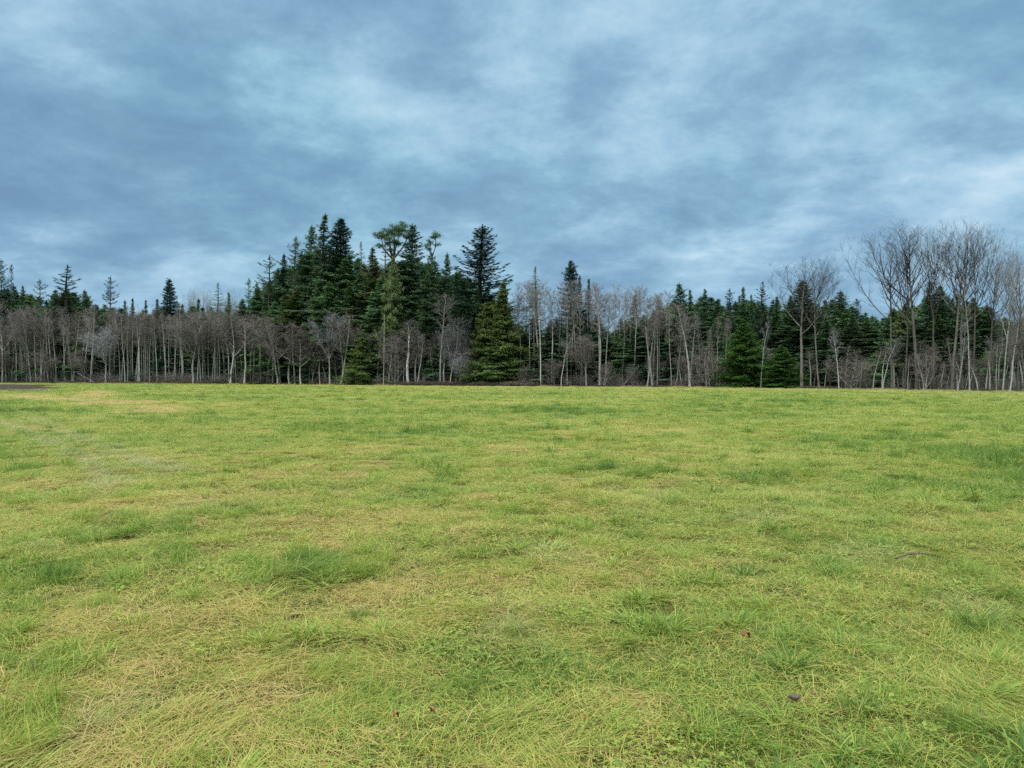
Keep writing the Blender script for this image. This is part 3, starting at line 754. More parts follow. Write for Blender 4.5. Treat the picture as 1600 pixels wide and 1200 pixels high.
def umbrella_tree(seed, H=30, spread=4.5, forkz=.80, side=0):
    """old broken-topped conifer: bare forked top with flat foliage plates"""
    rng = np.random.default_rng(seed); T = Geo(); C = Geo()
    trunk = path(rng, (0, 0, 0), (0, 0, 1), H*forkz, 10, .02, .05); T.tube(trunk, .34*(1-np.linspace(0, .6, 11)), 7)
    def plate(c, rx, rz):
        k = max(4, int(9*rx)); ca = rng.uniform(0, 6.28, k); cr_ = rx*np.sqrt(rng.uniform(0, 1, k))*rng.uniform(.7, 1.25, k)
        cc = np.stack([np.cos(ca)*cr_, np.sin(ca)*cr_, rz*rng.uniform(-.5, .6, k)], 1); m = k*34; q = np.repeat(np.arange(k), 34)
        T.prisms(np.repeat((c-[0, 0, .5])[None], k, 0), c+cc, .035)
        off = rng.normal(0, 1, (m, 3))*[.34, .34, .15]; pp = c + cc[q] + off; a = np.arctan2(off[:, 1], off[:, 0]); rr = 0
        C.leaves(pp, np.stack([np.cos(a), np.sin(a), rng.uniform(-.2, .8, m)], 1)+rng.normal(0, .3, (m, 3)), np.array([0, 0, 1.])+rng.normal(0, .5, (m, 3)), .42, .15, rng.uniform(0, 1, m))
    tip = trunk[-1]
    limbs = [(-1, .0, .95, 1.0), (.1, .2, 1.0, 1.1), (.7, -.2, .99, 1.0), (1.35, -.2, .95, .85), (-.45, .5, .98, 1.1), (-.2, -.6, .92, .7)] if not side else [(.5, 0, 1.0, .8), (-.3, .3, .95, .6)]
    for (dx, dy, top, w_) in limbs:
        e = np.array([tip[0]+dx*spread*.6, tip[1]+dy*spread*.6, H*top])
        mid = (tip+e)/2 + np.array([dx*.5, 0, -.2]) + rng.normal(0, .2, 3)
        T.tube(np.array([tip, mid, e]), [.22, .17, .07], 5)
        plate(e, 1.7*w_, .9); plate(e+rng.normal(0, 1.0, 3)*[1, 1, .3], 1.1*w_, .6)
        plate(mid+np.array([dx*.8, 0, .4]), .8*w_, .4)
    z = H*.40
    while z < H*forkz-.8:
        for b in range(3):
            a = rng.uniform(0, 6.28); L = rng.uniform(.8, 3.0); h = np.array([math.cos(a), math.sin(a), 0])
            o = np.array([0, 0, z]); T.tube(np.array([o, o+h*L*.5+[0, 0, .1], o+h*L]), [.06, .04, .02], 3); plate(o+h*L, rng.uniform(.7, 1.3), .5)
        z += rng.uniform(.9, 2.2) + (2.0 if z > H*.66 else 0)
    return T.mesh('trunk', True), C.mesh('crown')

# ------------------------------------------------------------------ prototype sets: (trunk, crown, height, half width)
def dims(T, C):
    def co(m):
        a = np.empty(len(m.vertices)*3, np.float32); m.vertices.foreach_get('co', a); return a.reshape(-1, 3)
    a = co(C); b = co(T)
    return float(max(a[:, 2].max(), b[:, 2].max())), float(np.percentile(np.abs(a[:, 0]), 97))
PR = {}
def proto(key, pair): PR[key] = (*pair, *dims(*pair))
for i in range(4): proto('fir%d' % i, conifer(100+i, 30, 4.4, (.10, .16, .08, .2)[i], (.75, .62, .85, .68)[i], irr=.5, droop=.40, gap=.04, e_bot=-.1))
for i in range(3): proto('ragged%d' % i, conifer(140+i, 30, 4.6, .22, .62, step=.85, nbr=4, irr=.55, droop=.22, curl=.5, gap=.16, dens=15, flatw=.30, e_bot=.0))
for i in range(3): proto('slim%d' % i, conifer(160+i, 30, 3.0, .12, .8, step=.5, nbr=6, irr=.3, droop=.3, gap=.05))
for i in range(2): proto('column%d' % i, conifer(180+i, 30, 3.4, .10, .42, step=.55, nbr=7, irr=.32, droop=.35, dens=19, e_bot=-.1))
proto('upswept', conifer(190, 30, 4.2, .15, .7, step=.95, nbr=4, irr=.35, droop=-.1, curl=1.1, gap=.08, dens=16, flatw=.18, e_bot=-.1))
proto('grand', conifer(195, 30, 6.0, .12, .66, step=.62, nbr=6, irr=.30, droop=.10, curl=.9, gap=.02, dens=15, flatw=.20, e_bot=-.25, e_top=1.0, r0=.4))
proto('sparse', conifer(197, 30, 3.2, .25, .7, step=1.1, nbr=4, irr=.4, droop=.3, gap=.15, dens=9, flatw=.28))
for i in range(4): proto('cedar%d' % i, conifer(200+i, 22, 5.6, .01, (.62, .5, .7, .56)[i], step=.24, nbr=4, irr=.45, droop=.75, dens=21, hang=.6, curl=.35, lf=.36, lw=.15, e_bot=.05, flatw=.42))
for i in range(3): proto('young%d' % i, conifer(220+i, 14, 3.6, .02, .8, step=.42, nbr=6, irr=.35, droop=.4, dens=16, lf=.36, lw=.13))
proto('umbrella', umbrella_tree(230)); proto('umbrella_small', umbrella_tree(231, 30, 3.2, .86, 1))
for i in range(7): proto('alder%d' % i, bare_tree(300+i, 20, .18, (.5, .44, .56, .48, .38, .52, .46)[i], 22, (.9, .45), .120, .07, .020, (0, 0), 5, 6, .8, .012, stub=5))
for i in range(4): proto('tallalder%d' % i, bare_tree(320+i, 24, .165, .50, 26, (1.0, .55), .115, .02, .02, (0, 0), 7, 8, .7, .012, stub=5, kb=.7))
for i in range(3): proto('leaner%d' % i, bare_tree(340+i, 18, .17, .42, 22, (.8, .5), .15, .06, .035, ((.14, -.12, .09)[i], 0), 6, 7, .8, .012, stub=4))
for i in range(5): proto('maple%d' % i, bare_tree(360+i, 18, .13, .32, 26, (.85, .5), .19, .11, .032, (0, 0), 7, 8, .8, .013, stub=4,
      limbs=[(.38, rngz, .55, .5, .10) for rngz in (.3+i, 2.6+i)] + [(.5, 3.4+i, .45, .45, .12)]))
for i in range(3): proto('bushy%d' % i, bare_tree(380+i, 9, .10, .12, 26, (1.2, .5), .36, .05, .06, (0, 0), 6, 5, .85, .012, stub=0,
      limbs=[(.08, a_+i, .6, .75, .07) for a_ in (0, 2.1, 4.2)]))
proto('weeping', bare_tree(390, 15, .16, .22, 46, (.9, .7), .30, .10, .05, (0, 0), 9, 9, .9, .014, stub=0, droop=.16, limbs=[(.25, .2, .6, .6, .06), (.3, 3.3, .6, .55, .06)]))
for i in range(7):
    rr_ = np.random.default_rng(500+i); a_ = rr_.uniform(0, 6.28)
    lm = [(.44+.065*k+rr_.uniform(-.03, .03), a_+k*2.6+rr_.normal(0, .3), rr_.uniform(.5, .8), rr_.uniform(.38, .52)*(1-.09*k), .16) for k in range(6)]
    proto('cotton%d' % i, bare_tree(400+i, 25, .20, .46, 20, (.80, .40), .20, .15, .018, (rr_.normal(0, .03), 0), 5, 3, 1.1, .0095, limbs=lm, stub=7, bup=.18, shape=.8))
proto('cotton_limb', bare_tree(420, 25, .21, .48, 20, (.80, .40), .20, .15, .018, (-.03, 0), 5, 3, 1.1, .0095, stub=8, bup=.18, shape=.8,
      limbs=[(.50, math.pi, .95, .62, .075), (.56, .2, .7, .42, .16), (.64, 2.6, .55, .42, .14), (.70, 5.3, .6, .36, .15), (.62, 4.0, .65, .35, .15)]))
proto('cotton_right', bare_tree(421, 25, .21, .48, 20, (.80, .40), .20, .15, .018, (.03, 0), 5, 3, 1.1, .0095, stub=8, bup=.18, shape=.8,
      limbs=[(.50, -.1, .95, .45, .05), (.66, .2, .85, .46, .09), (.72, 3.0, .55, .36, .14), (.76, 1.3, .6, .32, .15)]))
proto('snag', bare_tree(430, 13, .11, .7, 5, (1.2, .8), .06, .0, .02, (.01, 0), 2, 3, .4, .012, snap=.98, stub=6))
proto('bent', bare_tree(440, 16, .12, .45, 18, (.9, .6), .16, .08, .06, (.05, 0), 5, 6, .7, .011, stub=3))

rnd0 = random.Random(3)
def Dpx(px): return float(edge_px(px))
NAMES = {'fir': 'fir_tree', 'ragged': 'fir_tree', 'slim': 'fir_tree', 'column': 'fir_tree', 'upswept': 'fir_tree', 'grand': 'fir_tree', 'sparse': 'fir_tree',
         'cedar': 'cedar_tree', 'young': 'young_fir_tree', 'umbrella': 'flat_topped_pine', 'alder': 'alder_tree', 'tallalder': 'alder_tree', 'leaner': 'leaning_tree',
         'maple': 'bare_tree', 'bushy': 'bare_bush', 'weeping': 'willow_tree', 'cotton': 'cottonwood_tree', 'snag': 'dead_tree', 'bent': 'birch_tree'}
CATS = {'fir_tree': 'fir tree', 'cedar_tree': 'cedar tree', 'young_fir_tree': 'fir tree', 'flat_topped_pine': 'pine tree', 'alder_tree': 'alder tree', 'leaning_tree': 'bare tree',
        'bare_tree': 'bare tree', 'bare_bush': 'bush', 'willow_tree': 'willow tree', 'cottonwood_tree': 'cottonwood tree', 'dead_tree': 'dead tree', 'birch_tree': 'birch tree'}
def kind_of(key):
    k = key.rstrip('0123456789').split('_')[0]; return NAMES[k]
def tree(key, px, top, hw, off, label, crown_mat, bark_mat_, rz=None, group=None, lean=0.0, flip=False):
    """px, top: where the tree stands and how tall it looks in the photo; off: metres behind the wood's edge; hw: half width (photo px) or None"""
    T, C, h0, w0 = PR[key]
    if kind_of(key) in ('fir_tree', 'young_fir_tree', 'flat_topped_pine') and off < 14: off += 6.5 if 400 < px < 740 else 4.0
    D = Dpx(px) + off
    x = (px-800)/F*D
    Ht = (HZ-top)/F*D + CAM_H
    if key.startswith('cotton'): Ht *= 1.035
    sz = Ht/h0; sx = sz if hw is None else (hw/F*D)/w0
    nm = kind_of(key)
    if 'fir' in nm or 'cedar' in nm: sx *= 1.42 if nm != 'cedar_tree' else 1.2
    if nm == 'cottonwood_tree': sx *= 1.25
    if hw is not None: sx = min(max(sx, sz*.6), sz*2.6)
    rzz = rz if rz is not None else (abs(hash_(px*7+top+off*3)) % 628)/100.0
    o = thing(nm, label, CATS[nm], (x, D, -.05), rzz, group, (sx*(-1 if flip else 1), sx, sz))
    if rz is None: o.rotation_euler = (rnd0.normalvariate(0, .010), rnd0.normalvariate(0, .010), rzz)
    if lean: o.rotation_euler = (0, lean, 0) if rz is not None else o.rotation_euler
    part('trunk', T, o, M[bark_mat_]); part('crown', C, o, M[crown_mat])
    return o
def hash_(v): return int((math.sin(v*12.9898)*43758.5453) % 1*1e6)

# ---- individual conifers read off the photo: key, px, top row, half width px, metres behind edge, material, label
CON = [
 ('ragged0', 2, 404, 15, 14, 'fir_black', 'tall ragged dark fir cut by the left border of the photo'),
 ('ragged1', 19, 411, 10, 16, 'fir_black', 'thin ragged fir second from the left border'),
 ('fir0', 38, 445, 14, 20, 'fir_dark', 'rounded dark fir top between the left border firs and the broad spreading fir'),
 ('ragged2', 62, 436, 18, 18, 'fir_dark', 'broad low fir top left of the broad spreading fir'),
 ('upswept', 107, 414, 40, 18, 'fir_black', 'broad fir with long level branches standing above the left woods'),
 ('fir1', 134, 452, 18, 20, 'fir_dark', 'low rounded fir leaning against the right side of the broad spreading fir'),
 ('ragged0', 172, 431, 15, 14, 'fir_black', 'lone narrow fir with see-through branches above the left woods'),
 ('slim0', 197, 468, 9, 16, 'fir_dark', 'small fir tip just right of the lone narrow see-through fir'),
 ('slim1', 208, 465, 9, 18, 'fir_dark', 'second small fir tip right of the lone narrow see-through fir'),
 ('fir2', 226, 467, 13, 16, 'fir_dark', 'low dark fir halfway between the two lone firs on the left'),
 ('slim2', 244, 466, 10, 18, 'fir_dark', 'low fir tip touching the left side of the dense column fir'),
 ('column0', 265, 434, 14, 14, 'fir_black', 'dense column shaped fir above the left woods'),
 ('slim0', 285, 474, 10, 18, 'fir_dark', 'short fir tip right of the dense column fir'),
 ('slim1', 309, 466, 11, 18, 'fir_dark', 'short fir tip in front of the far bare poplars'),
 ('sparse', 340, 441, 14, 16, 'fir_olive', 'olive fir with thin foliage left of the tall fir cluster'),
 ('slim2', 359, 456, 9, 18, 'fir_olive', 'small fir tip just right of the thin olive fir'),
 ('ragged1', 388, 433, 14, 12, 'fir_mid', 'pointed fir at the left foot of the tall fir cluster'),
 ('fir3', 402, 440, 17, 10, 'fir_mid', 'green fir sloping out of the left foot of the tall cluster'),
 ('ragged2', 425, 398, 24, 14, 'fir_dark', 'stepped fir forming the lowest shoulder of the tall cluster'),
 ('fir0', 443, 395, 20, 18, 'fir_black', 'dark fir half hidden between the two left shoulders of the cluster'),
 ('ragged0', 460, 368, 24, 14, 'fir_dark', 'ragged fir forming the upper left shoulder of the tall cluster'),
 ('fir1', 487, 350, 25, 12, 'fir_dark', 'tall fir pressed against the left side of the tallest fir'),
 ('fir2', 508, 332, 34, 8, 'fir_dark', 'tallest fir of the whole wood, pointed top'),
 ('column1', 537, 340, 25, 12, 'fir_black', 'narrow dark fir with a double tip right of the tallest fir'),
 ('sparse', 564, 377, 14, 12, 'fir_dark', 'thin see-through fir tip right of the double tipped fir'),
 ('fir3', 583, 385, 24, 8, 'fir_olive', 'olive green fir between the thin tip and the flat topped pine'),
 ('sparse', 601, 365, 14, 14, 'fir_olive', 'thin olive fir rising just left of the flat topped pine'),
 ('cedar0', 615, 398, 22, 8, 'fir_olive', 'olive cedar directly below the flat topped pine'),
 ('fir1', 646, 348, 32, 12, 'fir_dark', 'wide dark fir right of the flat topped pine'),
 ('ragged1', 672, 392, 24, 10, 'fir_mid', 'ragged green fir below the small tufted top'),
 ('fir0', 697, 394, 22, 12, 'fir_dark', 'pointed fir between the cluster and the lone dark giant'),
 ('slim2', 714, 424, 14, 14, 'fir_dark', 'small fir tip just left of the lone dark giant'),
 ('grand', 752, 350, 42, 10, 'fir_black', 'lone dark giant fir with upturned branch ends'),
 ('fir3', 726, 440, 24, 8, 'fir_dark', 'dark fir filling the left foot of the lone dark giant'),
 ('column0', 465, 453, 20, 2, 'cedar', 'yellow green fir glowing in front of the tall cluster'),
 ('young0', 500, 436, 26, 3, 'fir_mid', 'mid green fir in front of the tallest fir'),
 ('fir2', 548, 440, 30, 4, 'fir_mid', 'dense green fir below the double tipped fir'),
 ('young1', 430, 470, 24, 3, 'fir_mid', 'green fir in the lower left flank of the tall cluster'),
 ('fir0', 600, 440, 26, 5, 'fir_mid', 'green fir low in the middle of the cluster behind the broken pale snag'),
 ('young2', 660, 470, 30, 4, 'fir_mid', 'blue green fir behind the leaning pale trunks'),
 ('cedar1', 760, 470, 28, 3, 'cedar', 'big cedar under the lone dark giant, left half of the pair'),
 ('cedar2', 787, 437, 34, 4, 'cedar', 'biggest yellow green cedar, right half of the pair under the dark giant'),
 ('cedar3', 778, 530, 40, 0, 'cedar', 'low broad cedar at the field edge under the cedar pair'),
 ('sparse', 840, 416, 15, 8, 'fir_mid', 'slim fir with a thin pale top standing among the tall alders'),
 ('column1', 893, 406, 17, 6, 'fir_black', 'dark dense fir head rising above the tall alders'),
 ('slim0', 907, 429, 10, 8, 'fir_dark', 'small fir tip hugging the right side of the dark dense head'),
 ('slim1', 919, 434, 11, 9, 'fir_dark', 'second small fir tip right of the dark dense head'),
 ('slim2', 994, 459, 13, 7, 'fir_dark', 'narrow fir near the right end of the tall alders'),
 ('slim0', 1029, 467, 13, 8, 'fir_dark', 'narrow fir left of the wide pointed fir right of the alders'),
 ('fir1', 1062, 441, 24, 8, 'fir_dark', 'wide pointed fir right of the tall alders, highest of its trio'),
 ('fir2', 1079, 451, 19, 9, 'fir_dark', 'rounded fir, middle of the trio right of the alders'),
 ('fir3', 1101, 450, 18, 8, 'fir_dark', 'pointed fir, right one of the trio beyond the alders'),
 ('slim1', 1120, 468, 11, 8, 'fir_dark', 'short fir tip in the dip before the bright cedar'),
 ('ragged0', 1142, 450, 17, 9, 'fir_black', 'ragged dark fir above and left of the bright cedar'),
 ('slim2', 1153, 461, 9, 9, 'fir_dark', 'small fir tip between two ragged firs above the bright cedar'),
 ('slim0', 1163, 446, 11, 8, 'fir_mid', 'slim pale green fir directly above the bright cedar'),
 ('slim1', 1176, 459, 9, 9, 'fir_mid', 'small fir tip left of the black fir with upswept arms'),
 ('upswept', 1190, 439, 18, 7, 'fir_black', 'black fir with upswept arms above the thin white birch'),
 ('slim2', 1211, 462, 12, 8, 'fir_mid', 'slim fir right of the black fir with upswept arms'),
 ('fir0', 1236, 460, 20, 7, 'fir_dark', 'dark fir behind the leftmost cottonwood, left one'),
 ('column0', 1253, 437, 22, 7, 'fir_dark', 'dense dark fir directly behind the leftmost cottonwood'),
 ('fir1', 1315, 453, 26, 7, 'fir_dark', 'wide dark fir behind the space between cottonwoods'),
 ('ragged1', 1338, 465, 18, 8, 'fir_black', 'ragged fir left of the great leaning cottonwood limb'),
 ('ragged2', 1362, 491, 15, 8, 'fir_dark', 'low dark fir clump under the leaning cottonwood limb'),
 ('slim0', 1419, 461, 11, 7, 'fir_dark', 'narrow fir tip between the cottonwood trunks'),
 ('fir2', 1452, 437, 28, 6, 'fir_dark', 'tallest fir behind the right hand cottonwoods'),
 ('column1', 1469, 446, 16, 6, 'fir_dark', 'column fir touching the tallest fir behind the cottonwoods'),
 ('slim1', 1496, 460, 13, 6, 'fir_dark', 'narrow fir between two cottonwood trunks on the right'),
 ('fir3', 1522, 464, 30, 5, 'fir_mid', 'broad green fir behind the right hand cottonwoods'),
 ('ragged0', 1549, 480, 24, 6, 'fir_black', 'dark fir with level plates near the right border'),
 ('fir1', 1395, 480, 22, 7, 'fir_mid', 'green fir behind the trunk of the limbed cottonwood'),
 ('cedar0', 1163, 497, 30, 0, 'cedar_bright', 'bright green cedar reaching the ground, larger of the pair right of centre'),
 ('cedar1', 1222, 541, 24, -1, 'cedar_bright', 'smaller bright green cedar at the foot of the leftmost cottonwood'),
 ('cedar2', 566, 518, 24, -1, 'cedar', 'bushy green cedar standing low at the edge under the cluster'),
 ('young0', 858, 508, 30, 3, 'fir_dark', 'dark conical fir behind the pale alder trunks'),
 ('young1', 905, 500, 26, 3, 'fir_dark', 'dark young fir below the dark dense head'),
 ('young2', 880, 585, 34, -1, 'fir_dark', 'low blue green fir bough mass at the field edge'),
 ('fir2', 1000, 505, 24, 3, 'fir_dark', 'deep green fir behind the two leaning alder trunks'),
 ('umbrella', 618, 344, 27, 9, 'fir_dark', 'flat topped pine with a bare forked top'),
 ('umbrella_small', 674, 360, 17, 11, 'fir_dark', 'small tufted pine top on a bare thin stem right of the wide dark fir'),
]
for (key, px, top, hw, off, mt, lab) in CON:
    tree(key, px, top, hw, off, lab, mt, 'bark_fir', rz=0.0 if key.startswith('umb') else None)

# ---- bare trees that stand out
COT = 'twig_dark'
BARE = [
 ('maple0', 4, 452, 34, -1, 'twig_grey', 'bark_pale', 'tall pale bare tree at the very left border'),
 ('maple1', 48, 480, 24, 0, 'twig_grey', 'bark_alder', 'pale crooked bare tree in front of the far left alders'),
 ('maple2', 165, 505, 30, -2, 'twig_pale', 'bark_pale', 'white trunked tree with a broken open crown in front of the left alders'),
 ('maple3', 302, 484, 48, -2, 'twig_grey', 'bark_pale', 'pale bare tree fanning its branches to the left'),
 ('maple4', 360, 468, 40, -2, 'twig_grey', 'bark_pale', 'pale bare tree with a wide forked crown left of the tall fir cluster'),
 ('alder1', 382, 492, 22, -1, 'twig_brown', 'bark_pale', 'straight pale alder right of the forked pale tree'),
 ('maple1', 434, 492, 40, -2, 'twig_brown', 'bark_alder', 'round crowned brown alder below the shoulder of the tall cluster'),
 ('maple2', 470, 515, 32, -3, 'twig_brown', 'bark_pale', 'bare tree with several curving pale stems'),
 ('maple0', 516, 478, 28, -2, 'twig_pale', 'bark_alder', 'grey bare tree with a narrow rounded crown below the tallest fir'),
 ('leaner0', 532, 482, 22, -1, 'twig_brown', 'bark_pale', 'slender pale trunk right beside the narrow grey crown'),
 ('snag', 599, 489, 5, -2, 'twig_grey', 'bark_pale', 'straight pale snag with a broken tip'),
 ('bushy0', 617, 520, 34, -3, 'twig_brown', 'bark_alder', 'brown bush like tree with level branches right of the pale snag'),
 ('leaner1', 639, 492, 26, -3, 'twig_grey', 'bark_pale', 'pale trunk leaning left out of the brown bushy tree'),
 ('leaner2', 652, 520, 14, -3, 'twig_grey', 'bark_pale', 'pale trunk leaning right beside the left leaning one'),
 ('tallalder0', 688, 458, 16, -1, 'twig_grey', 'bark_alder', 'thin dead topped alder left of the grey willow'),
 ('weeping', 704, 486, 32, -3, 'twig_pale', 'bark_pale', 'silvery grey willow with a drooping rounded crown'),
 ('weeping', 730, 545, 28, -3, 'twig_pale', 'bark_pale', 'low silvery willow leaning toward the big cedar'),
 ('tallalder1', 845, 436, 20, -2, 'twig_grey', 'bark_pale', 'tallest pale alder trunk under the slim thin topped fir'),
 ('bent', 877, 512, 26, -3, 'twig_grey', 'bark_pale', 'short pale forked alder right of the tallest alder trunk'),
 ('maple4', 916, 520, 34, -2, 'twig_brown', 'bark_alder', 'crooked bare tree with arching branches below the dark dense head'),
 ('tallalder2', 937, 440, 22, -2, 'twig_grey', 'bark_pale', 'straight pale alder right of the arching bare tree'),
 ('leaner0', 1011, 462, 20, -2, 'twig_brown', 'bark_alder', 'alder trunk leaning left near the end of the tall alders'),
 ('tallalder3', 1019, 446, 24, -2, 'twig_grey', 'bark_alder', 'alder with a flat spreading top at the right end of the row'),
 ('tallalder0', 1078, 470, 20, -2, 'twig_grey', 'bark_pale', 'pale trunk curving up in front of the trio of firs'),
 ('bushy1', 1104, 535, 36, -2, 'twig_brown', 'bark_alder', 'spreading brown bare tree in front of the trio of firs'),
 ('bent', 1189, 490, 16, -3, 'twig_pale', 'bark_pale', 'thin white birch with a bent trunk between the two bright cedars'),
 ('cotton0', 1253, 396, 50, -2, COT, 'bark_cotton', 'leftmost cottonwood, wide bare crown'),
 ('cotton1', 1280, 401, 34, -3, COT, 'bark_cotton', 'second cottonwood from the left, round bare crown'),
 ('cotton_limb', 1394, 366, 58, -3, COT, 'bark_cotton', 'cottonwood throwing one great limb out to the left'),
 ('cotton2', 1414, 360, 32, -1, COT, 'bark_cotton', 'cottonwood with a narrow crown just right of the limbed one'),
 ('cotton3', 1433, 346, 46, -2, COT, 'bark_cotton', 'tall cottonwood with a slightly curved trunk, fifth from the left'),
 ('cotton4', 1488, 350, 48, -2, COT, 'bark_cotton', 'thick trunked cottonwood left of the two tallest'),
 ('cotton5', 1502, 345, 34, 0, COT, 'bark_cotton', 'cottonwood tucked behind the thick trunked one'),
 ('cotton_right', 1520, 344, 48, -1, COT, 'bark_cotton', 'cottonwood spreading its crown far to the right'),
 ('cotton1', 1460, 354, 34, 2, COT, 'bark_cotton', 'slender cottonwood set back between the curved and the thick trunked ones'),
 ('cotton0', 1546, 372, 30, 1, COT, 'bark_cotton', 'slender cottonwood set back right of the far spreading one'),
 ('cotton6', 1567, 396, 26, -2, 'twig_grey', 'bark_alder', 'pale cottonwood second from the right border'),
 ('cotton2', 1589, 386, 34, -2, 'twig_grey', 'bark_cotton', 'cottonwood cut by the right border'),
 ('leaner1', 1311, 508, 10, -4, 'twig_pale', 'bark_pale', 'thin white dead stem right of the second cottonwood'),
 ('bushy2', 1330, 545, 40, -3, 'twig_brown', 'bark_alder', 'purple brown thicket tree between the cottonwoods'),
 ('bent', 1380, 520, 30, -4, 'twig_pale', 'bark_pale', 'pale forked sapling left of the limbed cottonwood trunk'),
 ('tallalder1', 1515, 430, 18, -5, 'twig_grey', 'bark_pale', 'tall thin white stem in front of the right hand cottonwoods'),
 ('leaner2', 1497, 500, 16, -5, 'twig_pale', 'bark_pale', 'pale stem crossing the foot of the thick trunked cottonwood'),
 ('bushy0', 1447, 540, 30, -3, 'twig_brown', 'bark_alder', 'purple brown bush right of the fifth cottonwood trunk'),
 ('leaner0', 1578, 470, 20, -4, 'twig_grey', 'bark_pale', 'leaning pale trunk close to the right border'),
]
ROT = {'cotton_limb': 0.0, 'cotton_right': 0.0, 'leaner0': 0.0, 'leaner1': 0.0, 'leaner2': 0.0, 'bent': 0.0}
for (key, px, top, hw, off, cm, bm, lab) in BARE:
    tree(key, px, top, hw, off, lab, cm, bm, rz=ROT.get(key))

for px, top, ln, lab in [(52, 545, .75, 'pale dead trunk leaning far over at the left foot of the wood'), (150, 565, -1.1, 'pale fallen trunk propped low under the white trunked tree'),
                         (548, 560, .9, 'pale broken stem leaning right at the foot of the double tipped fir'), (972, 560, .6, 'short pale stem leaning right under the tall alders'),
                         (1340, 565, -.7, 'pale dead stem leaning left in the brown thicket')]:
    tree('snag', px, top, 4, -1.5, lab, 'twig_grey', 'bark_pale', rz=0.0, lean=ln)
# ---- the many thin stems and evergreen tops between them
rng = np.random.default_rng(2024); rnd = random.Random(9)
LM = [(8, 'the firs at the left border'), (62, 'the broad low fir top'), (107, 'the broad long-branched fir'), (140, 'the low rounded fir'), (172, 'the lone see-through fir'),
      (205, 'the twin small fir tips'), (235, 'the low tops on the left'), (265, 'the dense column fir'), (305, 'the fanning pale tree'), (340, 'the thin olive fir'), (362, 'the wide forked pale crown'),
      (390, 'the left foot of the cluster'), (425, 'the stepped shoulder fir'), (460, 'the ragged shoulder fir'), (508, 'the tallest fir'), (537, 'the double tipped fir'),
      (566, 'the bushy edge cedar'), (599, 'the pale snag'), (618, 'the flat topped pine'), (646, 'the wide dark fir'), (674, 'the small tufted pine'), (704, 'the silvery willow'),
      (752, 'the lone dark giant'), (787, 'the biggest yellow green cedar'), (815, 'the dark gap by the big cedar'), (842, 'the slim thin topped fir'), (868, 'the short forked alder'), (893, 'the dark dense head'),
      (925, 'the arching bare tree'), (955, 'the middle of the tall alders'), (990, 'the narrow fir by the alders'), (1020, 'the flat topped alder'), (1062, 'the highest fir of the trio'), (1101, 'the right fir of the trio'),
      (1125, 'the dip before the bright cedar'), (1163, 'the larger bright cedar'), (1190, 'the white birch'), (1222, 'the smaller bright cedar'), (1253, 'the leftmost cottonwood'), (1280, 'the second cottonwood'),
      (1315, 'the wide fir between cottonwoods'), (1350, 'the great leaning limb'), (1394, 'the limbed cottonwood'), (1433, 'the curved cottonwood trunk'), (1460, 'the tallest fir on the right'),
      (1488, 'the thick trunked cottonwood'), (1520, 'the far spreading cottonwood'), (1549, 'the dark level plated fir'), (1572, 'the pale second last cottonwood'), (1600, 'the right border cottonwood')]
def near_lm(px): return min(LM, key=lambda q: abs(q[0]-px))[1]
def run(x0, x1, step, keys, topline, offs, mats, barks, lab, group, hw=None, jit=24):
    x = x0
    while x < x1:
        px = x + rnd.uniform(-.4, .4)*step
        key = rnd.choice(keys)
        top = float(np.interp(px, *topline)) + rnd.uniform(-jit*.35, jit)
        tree(key, px, top, hw*rnd.uniform(.8, 1.25) if hw else None, rnd.uniform(*offs), lab + ' ' + near_lm(px), rnd.choice(mats), rnd.choice(barks), group=group,
             rz=0.0 if key.startswith('leaner') and rnd.random() < .5 else rnd.uniform(0, 6.28))
        x += step
AL = ([-50, 0, 100, 250, 300, 400, 440, 480, 530, 580, 650, 740, 780, 800, 850, 950, 1000, 1045, 1060, 1150, 1300, 1400, 1500, 1560, 1650],
      [482, 484, 480, 478, 480, 495, 498, 518, 510, 520, 525, 520, 500, 444, 438, 443, 447, 456, 520, 530, 545, 545, 530, 515, 495])
ald = ['alder%d' % i for i in range(7)]; tal = ['tallalder%d' % i for i in range(4)]; lea = ['leaner%d' % i for i in range(3)]; map_ = ['maple%d' % i for i in range(5)]
TB, TG = 'twig_brown', 'twig_grey'; BA, BP = 'bark_alder', 'bark_pale'
run(-30, 150, 3.3, ald, AL, (0, 14), [TB, TB, TG], [BA, BA, BP], 'thin bare alder in the packed far left row under', 'alders packed at the left end of the wood', 9)
run(-30, 160, 24, map_, ([-50, 200], [540, 545]), (-1, 3), [TB], [BA], 'low twiggy bare tree on the left edge below', 'low twiggy trees at the left end', 24, 20)
run(172, 290, 3.3, ald, AL, (0, 14), [TB, TB, TG], [BA, BA, BP], 'thin bare alder in the packed left row under', 'alders packed left of the fanning pale tree', 9)
run(308, 450, 4.6, ald+lea, AL, (-1, 8), [TB, TB, TG], [BA, BP], 'thin reddish twigged alder standing below', 'alders in front of the left foot of the cluster', 11)
run(455, 600, 9, lea+map_[:2]+['alder2'], AL, (-1, 5), [TB, TG], [BA, BP], 'thin bare tree at the foot of', 'bare trees under the tall fir cluster', 14, 40)
run(606, 760, 8, lea+['alder3', 'alder5'], AL, (-1, 5), [TB, TG], [BA, BP], 'thin bare tree in the shade in front of', 'bare trees between the snag and the cedar', 13, 40)
run(803, 1050, 6.0, tal, AL, (0, 14), [TG, TB, TG], [BA, BA, BP], 'tall thin alder in the high see-through row beside', 'tall alders right of the big cedar', 12, 16)
run(830, 1060, 38, ['bushy0', 'bushy1', 'maple1', 'maple3'], ([800, 1060], [540, 545]), (-2, 3), [TB, TG], [BA, BP], 'low spreading bare tree at the foot of', 'low bare trees under the tall alders', 17, 26)
